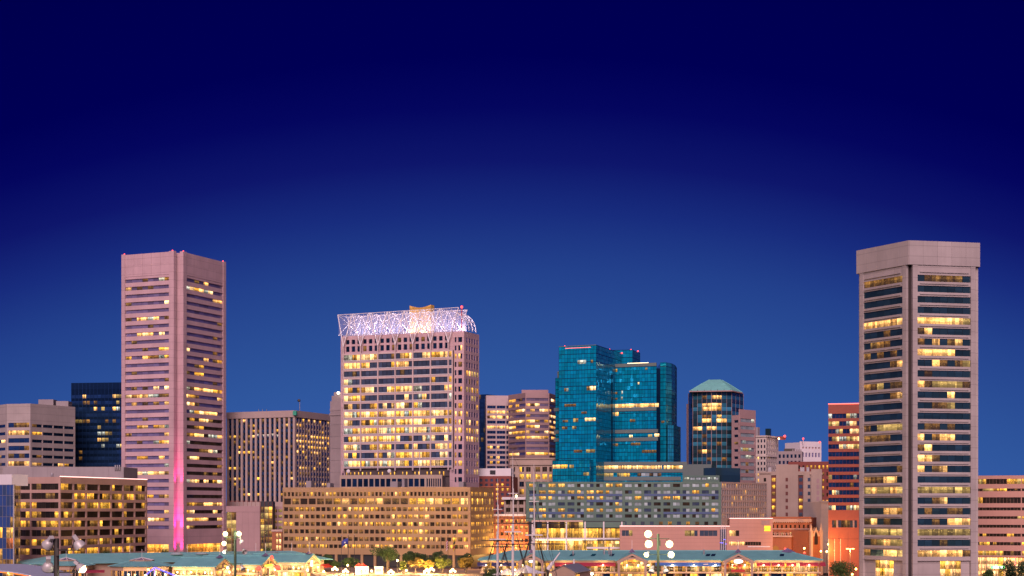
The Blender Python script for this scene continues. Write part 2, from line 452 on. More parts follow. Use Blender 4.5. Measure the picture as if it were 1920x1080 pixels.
def inset(poly, d):
    n = len(poly)
    a = sum(poly[i][0] * poly[(i + 1) % n][1] - poly[(i + 1) % n][0] * poly[i][1] for i in range(n))
    pl = [Vector((p[0], p[1])) for p in (poly if a > 0 else list(reversed(poly)))]
    out = []
    for i in range(n):
        p0, p1, p2 = pl[i - 1], pl[i], pl[(i + 1) % n]
        d1, d2 = (p1 - p0).normalized(), (p2 - p1).normalized()
        n1, n2 = Vector((-d1.y, d1.x)), Vector((-d2.y, d2.x))
        m = n1 + n2; m = m / max(m.dot(n1), 0.2)
        out.append(p1 + m * d)
    return out

class Thing:
    MAXW = 290
    def __init__(s, name, label, cat, loc, group=None):
        s.e = link(name, None, None, loc); s.e.empty_display_size = 2
        tag(s.e, label, cat, group); s.win = []
    def box(s, name, f, u0, u1, z0, z1, d0, d1, mat, parent=None, label=None):
        c = f.pt((u0 + u1) / 2, (d0 + d1) / 2, (z0 + z1) / 2)
        o = link(name, cube(mat), parent or s.e, c, (0, 0, f.rz), (u1 - u0, abs(d1 - d0), z1 - z0))
        if label: o['label'] = label
        return o
    def pane(s, f, u0, u1, z0, z1, dep, mat):
        s.win.append((f, u0, u1, z0, z1, dep, mat))
    def core(s, poly, z0, z1, mat, name='wall_core'):
        m = MB(); m.prism(poly, z0, z1); return m.build(name, mat, s.e)
    def rod(s, name, p, q, r, mat, parent=None, n=7):
        p, q = Vector(p), Vector(q); d = q - p
        return link(name, cyl(mat, n), parent or s.e, (p + q) / 2, d.to_track_quat('Z', 'Y').to_euler(), (r, r, d.length))
    def ball(s, name, c, r, mat, parent=None):
        r = (r, r, r) if isinstance(r, (int, float)) else r
        return link(name, ball(mat), parent or s.e, c, (0, 0, 0), r)
    def lamp(s, name, loc, power, col, radius=0.4, spot=None, aim=None, blend=0.6):
        l = bpy.data.lights.new(name, 'SPOT' if spot else 'POINT'); l.energy = power; l.color = col; l.shadow_soft_size = radius
        rot = (0, 0, 0)
        if spot:
            l.spot_size = math.radians(spot); l.spot_blend = blend
            rot = (Vector(loc) - Vector(aim)).to_track_quat('Z', 'Y').to_euler()
        return link(name, l, s.e, loc, rot)
    def done(s):
        def size(w):
            f, u0, u1, z0, z1, dep, mat = w
            c = f.pt((u0 + u1) / 2, 0, (z0 + z1) / 2); v = Vector((c.x, c.y)).normalized()
            return (u1 - u0) * (z1 - z0) * max(0.05, -f.n.dot(v)) / (c.x ** 2 + c.y ** 2)
        s.win.sort(key=size, reverse=True)
        for f, u0, u1, z0, z1, dep, mat in s.win[:s.MAXW]:
            s.box('window', f, u0, u1, z0, z1, dep - 0.06, dep, mat)
        rest = s.win[s.MAXW:]
        if rest:
            v, fc, uv, mi, mats = [], [], [], [], []
            for k, (f, u0, u1, z0, z1, dep, mat) in enumerate(rest):
                m = MB(); m.fbox(f, u0, u1, z0, z1, dep - 0.06, dep)
                b = len(v); v += m.v
                if mat not in mats: mats.append(mat)
                for q in m.f:
                    fc.append(tuple(b + i for i in q)); mi.append(mats.index(mat))
                    for i in q: uv += [k % 50 + (0.001 if i in (0, 3, 4, 7) else 0.999), k // 50 + (0.001 if i < 4 else 0.999)]
            me = bpy.data.meshes.new('window_mass'); me.from_pydata(v, [], fc); me.update()
            ul = me.uv_layers.new(name='UVMap'); ul.data.foreach_set('uv', uv)
            for mt in mats: me.materials.append(MATS[mt])
            me.polygons.foreach_set('material_index', mi)
            o = link('further_windows', me, s.e); o['kind'] = 'stuff'
        s.win = []

def rows(f, px, py0, h, pitch, n):
    return [(f.z(py0 + i * pitch, px), f.z(py0 + i * pitch + h, px)) for i in range(n)]
def evencols(ua, ub, n, frac, panes):
    p = (ub - ua) / n; g = p * (1 - frac) / 2
    return [(ua + i * p + g, ua + (i + 1) * p - g, panes) for i in range(n)]
def pxcols(f, spec): return [(f.u(a), f.u(b), n) for a, b, n in spec]

def facade(T, f, rws, cols, wallm, litf, z0, z1, u0=0.0, u1=None, th=0.6, so=0.0, po=0.03, gap=0.10, spm=None, pdep=None, mull=True, ledge=0.0):
    """horizontal spandrels and vertical piers in front of recessed window panes, every piece a part"""
    u1 = f.L if u1 is None else u1
    spm = spm or wallm
    pdep = -th + 0.2 if pdep is None else pdep
    zs = [z1] + [z for r in rws for z in r] + [z0]
    for i in range(0, len(zs), 2):
        if zs[i] - zs[i + 1] < 0.02: continue
        nm = 'parapet' if i == 0 else ('base_wall' if i == len(zs) - 2 else 'spandrel')
        T.box(nm, f, u0, u1, zs[i + 1], zs[i], -th, so, spm)
        if ledge and 0 < i:
            zm = zs[i] - 0.03
            T.box('ledge', f, u0 + 0.4, u1 - 0.4, zm - 0.28, zm, so - 0.02, so + ledge, spm)
    zt, zb = rws[0][0] + 0.05, rws[-1][1] - 0.05
    us = [u0] + [u for c in cols for u in c[:2]] + [u1]
    for i in range(0, len(us), 2):
        if us[i + 1] - us[i] > 0.05: T.box('pier', f, us[i], us[i + 1], zb, zt, -th, po, wallm)
    for r, (a, b) in enumerate(rws):
        for c, (ua, ub, n) in enumerate(cols):
            w = (ub - ua) / n
            for k in range(n):
                mt = litf(r, c, k)
                if mt: T.pane(f, ua + k * w + gap / 2, ua + (k + 1) * w - gap / 2, b, a, pdep, mt)

def chooser(rng, p, dark, lits):
    """p: probability lit, a number or a list by row; runs of lit panes cluster"""
    state = {'on': False}
    def fn(r, c, k):
        q = p[r % len(p)] if isinstance(p, (list, tuple)) else p
        if rng.random() < 0.55 or k == 0 and c == 0: state['on'] = rng.random() < q
        if not state['on']: return dark if rng.random() > 0.06 else 'lit_dim'
        return rng.choice(lits)
    return fn
def pattern(strings, key):
    def fn(r, c, k):
        s_ = strings[r % len(strings)]
        return key[s_[(c + k) % len(s_)]]
    return fn

def quad(f, depth):
    a, b = f.o, f.end()
    return [a, b, b - f.n * depth, a - f.n * depth]
def corner(fl, fr):
    """footprint of a block from its two visible faces sharing a corner"""
    a, c, b = fl.o, fl.end(), fr.end()
    return [a, c, b, a + b - c]

# ------------------------------------------------------------------ the setting
def structure(name, mb, mat):
    return tag(mb.build(name, mat), None, None, kind='structure')
m = MB(); m.box(-9000, 9000, -1500, 15000, -3.0, -1.8); structure('ground', m, 'earth')
m = MB(); m.box(-2500, 2500, 226, 548, -1.79, -1.0)
wmat, wnt, wb = newmat('water'); wb.inputs['Base Color'].default_value = (0.008, 0.012, 0.02, 1); wb.inputs['Roughness'].default_value = 0.08
_g = N(wnt, 'ShaderNodeNewGeometry'); _n = N(wnt, 'ShaderNodeTexNoise'); _n.inputs['Scale'].default_value = 0.6; _n.inputs['Detail'].default_value = 4
_b = N(wnt, 'ShaderNodeBump'); _b.inputs['Strength'].default_value = 0.4; _b.inputs['Distance'].default_value = 0.4
wnt.links.new(_g.outputs['Position'], _n.inputs['Vector']); wnt.links.new(_n.outputs[0], _b.inputs['Height']); wnt.links.new(_b.outputs[0], wb.inputs['Normal'])
structure('harbour_water', m, 'water')
m = MB(); m.box(-6000, 6000, 548.5, 14000, -1.79, 0.0); structure('city_pavement', m, 'paving')
m = MB(); m.box(-2500, 2500, 60, 225, -1.79, 0.0); structure('near_shore', m, 'earth')
m = MB(); m.quadbox([(-260, -400, -1.7), (260, -400, -1.7), (260, 108, -0.05), (-260, 108, -0.05), (-180, -300, 28.2), (180, -300, 28.2), (150, 14, 28.2), (-150, 14, 28.2)])
structure('hill', m, 'earth')
m = MB(); m.prism([P2(596, 612), P2(912, 612), P2(905, 688), P2(560, 705)], 0.0, 5.2); structure('plaza_terrace', m, 'paving')
m = MB(); m.prism([(118, 640), (134, 640), (172, 900), (150, 900)], 0.0, 0.06); structure('street', m, 'asphalt')

# ------------------------------------------------------------------ pentagonal tower on the right
R = random.Random(7)
def pentagon_tower():
    C = P2(1704, 571)
    T = Thing('office_tower', 'pentagonal beige concrete tower with overhanging cap, nearest and tallest at the right', 'tower', (C.x, C.y + 18, 0))
    S, aR = 26.8, math.radians(12)
    pts = [C]; a = aR
    for i in range(4):
        pts.append(pts[-1] + Vector((math.cos(a), math.sin(a))) * S); a += math.radians(72)
    capb, capt = Z(495, 571), Z(450.5, 571)
    T.core(inset(pts, 0.35), capb, capt - 0.15, 'concrete_pink', 'cap')
    for i in range(5):
        p, q = pts[i], pts[(i + 1) % 5]
        fc = Face(p, q)
        n = 5; w = fc.L / n
        for k in range(n):
            T.box('cap_panel', fc, k * w + (0.03 if k else 0.2), (k + 1) * w - (0.03 if k < n - 1 else 0.2), capb - 0.1, capt, -0.3, 0.0, 'concrete_pink')
    body = inset(pts, 0.45)
    T.core(inset(body, 2.0), 0, capb, 'concrete_dark')
    bl = sorted(range(5), key=lambda i: (body[i] - C).length)
    # faces of the body; inset() keeps the counter-clockwise order starting at the near corner
    KEY = {'.': 'glass_teal', 'a': 'lit_dim', 'y': 'lit_bright', 'c': 'lit_curtain'}
    RR = [".aaaaa.", ".......", ".......", ".......", "yyyyyyc", "ay.....", "a.y.ay.", "yyyyy..", "..ya.ac", ".a.....", "yacccca", "....y..", "..aac..", ".......", ".aa.a..",
          "y.ayy..", "ay.....", "yya....", "y.ay...", ".......", "ccccccc", "..ay...", ".a..aa.", "..a.yyy", "ccccccc", "...a...", "yyyyyya"]
    LL = ["aaaaaa", "......", "......", "......", "yyyyyy", "...a..", ".aaa..", "a.a.a.", "....ay", "......", "aac.aa", "....ay", "......", "......", "a.cccc", "aaaa..", "......",
          "......", ".....a", "aaayy.", "cyccyc", "......", "...yya", "ay.a..", "cccccc", ".acycc", "a..yyc"]
    yref = 571
    rws = [(Z(514 + 19.93 * i, yref), Z(514 + 19.93 * i + 12.2, yref)) for i in range(27)]
    for i in range(5):
        p, q = body[i], body[(i + 1) % 5]
        fc = Face(p, q)
        if i in (0, 4):
            g, pw = 1.3, 1.75
            ua, ub = g + pw, fc.L - g - pw
            for (x0, x1) in ((g, g + pw), (fc.L - g - pw, fc.L - g)):
                T.box('corner_pier', fc, x0, x1, 0, capb + 0.05, -0.85, 0.25, 'concrete_pink')
            zz = capb + 0.02
            prev = zz
            for r, (zt, zb) in enumerate(rws):
                T.box('spandrel', fc, ua, ub, zt, prev, -0.7, 0.0, 'concrete_pink')
                zm = (zt + prev) / 2 if r else zt + 1.0
                T.box('ledge', fc, ua + 0.9, ub - 0.9, zm - 0.16, zm + 0.16, -0.02, 0.4, 'concrete_pink')
                st = (LL if i == 4 else RR)[r]; n = len(st); w = (ub - ua) / n
                for k in range(n):
                    T.pane(fc, ua + k * w + 0.05, ua + (k + 1) * w - 0.05, zb, zt, -0.35, KEY[st[k]])
                prev = zb
            zl = Z(1052, yref)
            T.box('spandrel', fc, ua, ub, zl, prev, -0.7, 0.0, 'concrete_pink')
            # tall lobby recess
            T.box('lobby_wall', fc, ua, ua + (ub - ua) * (0.45 if i == 0 else 0.26), 0, zl, -1.15, -0.9, 'concrete_pink')
            T.box('lobby_wall', fc, ub - (ub - ua) * (0.16 if i == 0 else 0.28), ub, 0, zl, -1.15, -0.9, 'concrete_pink')
            a0, b0 = (0.45, 0.84) if i == 0 else (0.26, 0.72)
            for k in range(4):
                w = (b0 - a0) * (ub - ua) / 4; u = ua + a0 * (ub - ua) + k * w
                for q in range(4): T.pane(fc, u + 0.08, u + w - 0.08, 1.0 + q * (zl - 1.1) / 4 + .06, 1.0 + (q + 1) * (zl - 1.1) / 4 - .06, -1.0, 'lit_shop' if (k + q) % 3 else 'lit_yellow')
        else:
            T.box('rear_wall', fc, 1.0, fc.L - 1.0, 0, capb, -1.0, 0.0, 'concrete_pink')
    T.done()
pentagon_tower()

# ------------------------------------------------------------------ square tower on the left with the lit corner groove
def groove_tower():
    c0 = P2(336, 838)
    dl = Vector((math.cos(math.radians(156)), math.sin(math.radians(156)))); dr = Vector((math.cos(math.radians(67)), math.sin(math.radians(67))))
    lc, rc = c0 + dl * 35.5, c0 + dr * 42.5
    T = Thing('office_tower', 'tall rose concrete tower with a magenta-lit vertical groove at its corner', 'tower', (c0.x - 5, c0.y + 25, 0))
    fl, fr = Face(lc, c0), Face(c0, rc)
    top = Z(469.5, 838)
    nb = (fl.n + fr.n).normalized()
    ins = inset(corner(fl, fr), 1.7)
    T.core([ins[0], ins[1] + dl * 1.8, ins[1] - nb * 2.4 - Vector((-nb.y, nb.x)) * 1.4, ins[1] - nb * 2.4 + Vector((-nb.y, nb.x)) * 1.4, ins[1] + dr * 1.8, ins[2], ins[3]], 0, top - 0.6, 'concrete_rose')
    R = random.Random(21)
    pL = [.05, .3, .2, .5, .35, .2, .35, .3, .5, .4, .9, .4, .05, 0, .05, .95, .3, .05, .3, .5, .2, .3, .05, .4, .3, .95, 0, .1, .8, .3, .5, .6, .6]
    pR = [.05, .3, .2, .25, .1, .1, .3, .2, .1, .4, .4, .35, .4, .1, .5, .8, .6, .5, .55, .4, .5, .6, .2, .3, .05, .2, .3, 0, 0, .9, .7, .8, .6]
    for side, fc in (('l', fl), ('r', fr)):
        n0 = 3.0
        if side == 'l':
            edge = (0, 2.2); inner = (fc.L - n0 - 3.0, fc.L - n0)
        else:
            edge = (fc.L - 2.6, fc.L); inner = (n0, n0 + 3.0)
        for nm, (a, b) in (('corner_pier', edge), ('corner_pier', inner)):
            T.box(nm, fc, a, b, 0, top, -1.6, 0.45, 'concrete_rose')
        ua, ub = (edge[1], inner[0]) if side == 'l' else (inner[1], edge[0])
        zr = [(Z(518 + 14.62 * i, 838), Z(518 + 14.62 * i + 6.2, 838)) for i in range(33)]
        # blank parapet of panels
        zp = zr[0][0] + 1.4
        for k in range(5):
            w = (ub - ua) / 5
            for j in range(2):
                h = (top - 0.3 - zp) / 2
                T.box('parapet_panel', fc, ua + k * w + (0.04 if k else 0), ua + (k + 1) * w - (0.04 if k < 4 else 0), zp + j * h + 0.04, zp + (j + 1) * h, -0.8, 0.18, 'concrete_rose')
        T.box('parapet_backing', fc, ua, ub, zp - 0.05, top - 0.4, -1.6, -0.78, 'concrete_dark')
        prev = zp
        ch = chooser(R, pL if side == 'l' else pR, 'glass_violet', ['lit_bright', 'lit_cream', 'lit_bright', 'lit_amber', 'lit_dim', 'lit_white'])
        n = 8
        for r, (zt, zb) in enumerate(zr):
            T.box('spandrel', fc, ua, ub, zt, prev, -1.4, 0.0, 'concrete_rose')
            T.box('sill', fc, ua + 0.05, ub - 0.05, zt + 0.12, zt + 0.4, -0.02, 0.22, 'concrete_rose')
            w = (ub - ua) / n
            for k in range(n):
                mt = ch(r, 0, k)
                if side == 'r' and r > 17 and mt == 'glass_violet': mt = 'glass_brown'
                T.pane(fc, ua + k * w + 0.05, ua + (k + 1) * w - 0.05, zb, zt, -0.55, mt)
            prev = zb
        zb = Z(1021, 838)
        T.box('base_wall', fc, ua, ub, zb, prev, -1.4, 0.0, 'concrete_rose')
        for k in range(5):
            w = (ub - ua) / 5
            for q in range(3): T.pane(fc, ua + k * w + 0.1, ua + (k + 1) * w - 0.1, 0.4 + q * (zb - .4) / 3 + .06, 0.4 + (q + 1) * (zb - .4) / 3 - .06, -1.2, 'lit_lobby' if k != 4 else 'lit_orange')
        # red obstruction lights
        for u in ((edge[0] + edge[1]) / 2, (inner[0] + inner[1]) / 2):
            T.ball('beacon', fc.pt(u, -0.6, top + 0.3), 0.32, 'beacon_red')
    # uplights washing the groove
    gp = c0 - nb * 4.8
    for k, (z, pw) in enumerate(((2.0, 20000), (13.0, 24000), (36.0, 12000))):
        p = c0 + nb * 0.6
        T.lamp('uplight', (p.x, p.y, z), pw * 4, (1.0, 0.02, 0.30), 0.3, 38, (gp.x, gp.y, z + 32), 0.7)
    p = c0 + nb * 1.0
    T.rod('uplight_housing', (p.x, p.y, 0), (p.x, p.y, 1.9), 0.3, 'metal_dark')
    T.done()
groove_tower()

# ------------------------------------------------------------------ stone and glass tower with the white truss crown
def crown_tower():
    fl = FP(639, 804, 870, 780)
    side = Face(fl.end(), fl.end() + Vector((-fl.d.y, fl.d.x)) * 18.5)
    T = Thing('office_tower', 'wide stone and glass office tower crowned by a white lit steel truss', 'tower', (fl.pt(fl.L / 2, -12, 0)))
    zroof = fl.z(626, 745)
    T.core(inset(corner(fl, side), 0.85), 0, zroof - 0.5, 'concrete_dark')
    R = random.Random(5)
    warm = ['lit_bright', 'lit_cream', 'lit_bright', 'lit_yellow', 'lit_amber', 'lit_cream', 'lit_white']
    pr = [.75, .55, .1, .4, .7, .4, .4, .93, .9, .97, .8, .5, .65, .85]
    ml = [646.6, 679, 711.4, 743.8, 776.8, 809.9, 843.2]
    us = [fl.u(p) for p in ml]; uend = fl.u(851.3); uR = fl.L
    # projecting glass bay
    rb = [(fl.z(663 + 15.45 * i, 745), fl.z(663 + 15.45 * i + 11.0, 745)) for i in range(14)]
    fb = fl.shift(1.6)
    zt0, zb0 = rb[0][0] + 0.7, rb[-1][1] - 0.7
    m = MB(); m.prism([fl.pt(us[0], -0.5, 0).xy, fl.pt(us[0], 0.8, 0).xy, fl.pt(uend, 0.8, 0).xy, fl.pt(uend, -0.5, 0).xy], zb0 + 0.05, zt0 - 0.05)
    m.build('bay_core', 'void_dark', T.e)
    ch = chooser(R, pr, 'glass_grey', warm)
    zs = [zt0] + [z for r in rb for z in r] + [zb0]
    for i in range(0, len(zs), 2):
        T.box('spandrel', fb, us[0], uend, zs[i + 1], zs[i], -0.7, 0.0, 'stone_white')
        if i: T.box('handrail', fb, us[0], uend, zs[i] - 0.12, zs[i] + 0.12, -0.02, 0.3, 'truss_white')
    for u in us + [uend - 0.15]:
        T.box('mullion_post', fb, u - 0.28, u + 0.28, zb0 - 1.3, zt0 + 8.2 if u < uend - 1 else zt0, -0.3, 0.35, 'stone_white')
    for r, (a, b) in enumerate(rb):
        for c in range(6):
            w = (us[c + 1] - us[c]) / 4
            for k in range(4):
                T.pane(fb, us[c] + k * w + (0.34 if k == 0 else 0.13), us[c] + (k + 1) * w - (0.34 if k == 3 else 0.13), b, a, -0.4, ch(r, c, k))
        T.pane(fb, us[6] + 0.3, uend - 0.4, b, a, -0.4, ch(r, 6, 0))
    # upper storeys of stone with square windows
    ru = [(fl.z(633.5, 745), fl.z(642, 745)), (fl.z(646, 745), fl.z(656.5, 745))]
    facade(T, fl, ru, evencols(us[0], us[6], 18, 0.62, 1), 'concrete_rose', chooser(R, .06, 'glass_black', ['lit_orange', 'lit_bright']), zt0 - 1.5, zroof, us[0] - 0.01, us[6])
    # stone end bays
    ral = [(fl.z(632 + 15.45 * i, 860), fl.z(632 + 15.45 * i + 9.5, 860)) for i in range(18)]
    facade(T, fl, ral, [(fl.u(852.6), fl.u(855.8), 1), (fl.u(859), fl.u(866.5), 2)], 'concrete_rose', chooser(R, [.1, .1, .2, .3, .1, .4, .5, .3, .6, .7, .6, .8, .7, .1, .7, .7, .1, .1], 'glass_black', ['lit_bright', 'lit_amber']),
           0, zroof, us[6], uR, po=0.04)
    facade(T, fl, [(fl.z(640 + 15.45 * i, 642), fl.z(640 + 15.45 * i + 8, 642)) for i in range(17)], [(fl.u(641.5), fl.u(644.5), 1)], 'concrete_rose',
           chooser(R, [.2] * 8 + [.9] * 9, 'glass_black', ['lit_amber', 'lit_bright']), 0, zroof, 0, us[0] - 0.02, po=0.04)
    # side face
    ch2 = chooser(R, [.0, .0, .1, .1, .1, .1, .3, .1, .1, .5, .3, .9, .8, .2, .4, .6, .05, .05], 'glass_violet', ['lit_bright', 'lit_curtain', 'lit_amber'])
    facade(T, side, ral, evencols(2.2, 17.8, 5, 0.7, 1), 'concrete_rose', ch2, 0, zroof + 0.01, 0.62, side.L, po=0.04, pdep=-0.12)
    # recessed lower storey, dark behind tall lit slots
    zlo = fl.z(893, 745)
    T.box('recess_wall', fl, us[0], us[6], zlo, zb0, -0.6, -0.05, 'concrete_dark')
    for k in range(26):
        u = us[0] + 1 + k * (us[6] - us[0] - 2) / 25
        if k % 3 != 1 or k < 6: T.pane(fl, u - 0.25, u + 0.25, zlo + 0.2, zb0 - 1.8, 0.0, 'lit_yellow')
    # ---- crown
    zap, ztop = fb.z(646, 745), fb.z(583.5, 745)
    crown = MB()
    tops_f = [(fl.u(p)) for p in (636, 663, 695, 728, 760, 793, 826, 862)]
    zf = lambda u: ztop + (u / fl.L - 0.5) * 0.8
    for dep in (1.4, -9.0):
        for a, b in zip(tops_f, tops_f[1:]):
            crown.tube(fl.pt(a, dep, zf(a)), fl.pt(b, dep, zf(b)), 0.16)
    for a, b in zip(tops_f, tops_f[1:]):
        for zz, dd in ((zroof + 0.4, 0.2), (zroof + 0.4, -9.0), (zroof + 6.3, -4.0)):
            crown.tube(fl.pt(a, dd, zz), fl.pt(b, dd, zz), 0.13)
    co = crown.build('crown_truss', 'truss_white', T.e)
    def st(p, q, r=0.15): T.rod('strut', p, q, r * 1.2, 'truss_white', co, 6)
    aps = us
    for i, u in enumerate(aps):
        st(fb.pt(u, 0.2, zap), fl.pt(tops_f[i], 1.4, zf(u)), 0.22); st(fb.pt(u, 0.2, zap), fl.pt(tops_f[i + 1], 1.4, zf(u)), 0.22)
        st(fl.pt(u, -9, zroof), fl.pt(tops_f[i], -9, zf(u))); st(fl.pt(u, -9, zroof), fl.pt(tops_f[i + 1], -9, zf(u)))
        hub = fl.pt(u, -4, zroof + 6.3)
        for q in (fl.pt(tops_f[i], 1.4, zf(u)), fl.pt(tops_f[i + 1], 1.4, zf(u)), fl.pt(tops_f[i], -9, zf(u)), fl.pt(tops_f[i + 1], -9, zf(u)), fl.pt(u - 3.4, 0.2, zroof + 0.3), fl.pt(u + 3.4, 0.2, zroof + 0.3),
                  fl.pt(u - 3.4, -9, zroof + 0.3), fl.pt(u + 3.4, -9, zroof + 0.3)):
            st(hub, q, 0.12)
        st(fl.pt(tops_f[i], 1.4, zf(u)), fl.pt(tops_f[i], -9, zf(u)), 0.12)
        for du in (-3.6, -1.2, 1.2, 3.6):
            if i == 0 and du < 2: continue
            st(fl.pt(u + du, -4, zroof + .3), fl.pt(u + du + 2.4, -4, zf(u) - .3), 0.09); st(fl.pt(u + du, -1.5, zroof + .3), fl.pt(u + du - 2.4, 1.0, zf(u) - .3), 0.08)
        if i < 6:
            mid = fl.pt((u + aps[i + 1]) / 2, 0.3, zroof + 3.0)
            st(mid, fl.pt(u + 2.0, 0.3, zroof + 0.3), 0.1); st(mid, fl.pt(aps[i + 1] - 2.0, 0.3, zroof + 0.3), 0.1)
            st(mid, fl.pt(tops_f[i + 1] - 1.6, 0.9, zf(u)), 0.1); st(mid, fl.pt(tops_f[i + 1] + 1.6, 0.9, zf(u)), 0.1)
    for a, b in zip(tops_f, tops_f[1:]):
        for dep in (0.9, -8.6):
            T.box('haze_panel', fl, a + .2, b - .2, zroof + .8, zf(a) - .3, dep - .03, dep, 'haze_veil', co)  # panels added to give the lilac haze inside the truss
    # curved end hoops over the right side
    endc = []
    for j in range(4):
        dep = 1.0 - j * 4.2; prevp = None
        for k in range(7):
            t = k / 6 * math.pi / 2
            p = fl.pt(fl.L - 7.0 + math.sin(t) * 8.3, dep, zroof + 0.3 + math.cos(t) * 9.4)
            if prevp is not None: st(prevp, p, 0.14)
            prevp = p; endc.append(p)
    for k in range(0, 6):
        for j in range(3):
            st(endc[j * 7 + k], endc[(j + 1) * 7 + k + 1], 0.09)
            if k % 2 == 0: st(endc[j * 7 + k], endc[(j + 1) * 7 + k], 0.09)
    for i, u in enumerate(aps[:-1]):
        p = fl.pt((u + aps[i + 1]) / 2, -4.5, zroof + 2.2)
        T.ball('crown_floodlight', p, 0.25, 'bulb_white')
        T.lamp('crown_lamp', p + Vector((0, 0, 0.5)), 3100, (0.96, 0.80, 1.0), 0.5)
    p = fl.pt(fl.L - 4, -6, zroof + 2); T.lamp('crown_lamp', p, 3100, (1.0, 0.76, 0.95), 0.5)
    # golden penthouse
    g = fl.shift(-10.5); ga, gb = g.u(768), g.u(808); zg0, zg1 = zroof - 0.5, g.z(572, 788)
    m = MB(); n = 8
    for k in range(n):
        a, b = ga + (gb - ga) * k / n, ga + (gb - ga) * (k + 1) / n
        h = lambda t: zg1 - 1.2 * math.sin(math.pi * (t - ga) / (gb - ga))
        za, zb = h(a), h(b); w0 = 1.6
        m.quadbox([g.pt(a, 0, zg0), g.pt(b, 0, zg0), g.pt(b, -4, zg0), g.pt(a, -4, zg0), g.pt(a, 0, za), g.pt(b, 0, zb), g.pt(b, -4, zb), g.pt(a, -4, za)])
    pent = m.build('penthouse', 'penthouse_gold', T.e)
    for k in range(5):
        z = zg0 + 2 + k * (zg1 - zg0 - 4) / 4
        T.box('louvre', g, ga + 0.2, gb - 0.2, z - 0.12, z + 0.12, -0.02, 0.2, 'penthouse_gold', pent)
    for u in (ga + 2, gb - 2):
        p = g.pt(u, 3.2, zg0 + 1.5); T.lamp('penthouse_lamp', p, 800, (1.0, 0.66, 0.2), 0.4)
    p = fl.pt(fl.L - 1.6, -1.0, 0)
    T.rod('antenna', (p.x, p.y, zroof), (p.x, p.y, fl.z(573, 868)), 0.22, 'canvas_red')
    T.ball('beacon', (p.x, p.y, fl.z(575, 868)), 0.6, 'beacon_red')
    T.done()
    # columned podium in front
    fp = FP(637, 772, 829, 764)
    T2 = Thing('podium_building', 'low podium with dark column bays and rooftop dishes below the truss-crowned tower', 'podium', fp.pt(20, -4, 0))
    zt, zb_ = fp.z(890.5, 740), fp.z(912, 740)
    T2.core(quad(fp.shift(-0.75), 7), 0, zt - 0.3, 'void_dark')
    facade(T2, fp, [(fp.z(897.5, 740), fp.z(912.5, 740))], evencols(0.4, fp.u(797), 15, 0.8, 1) + evencols(fp.u(799), fp.L - 0.3, 7, 0.62, 1), 'stone_tan', lambda r, c, k: 'glass_black', 0, zt, th=0.8)
    for px in (650, 727):
        p = fp.pt(fp.u(px), -3, zt)
        T2.rod('dish_post', p, p + Vector((0, 0, 1.5)), 0.12, 'metal_grey'); T2.ball('dish', p + Vector((0, -0.3, 1.9)), (0.9, 0.3, 0.9), 'white_paint')
    p = fp.pt(fp.u(785), -2, zt); T2.rod('flag_pole', p, p + Vector((0, 0, 11)), 0.13, 'white_paint')
    T2.done()
crown_tower()

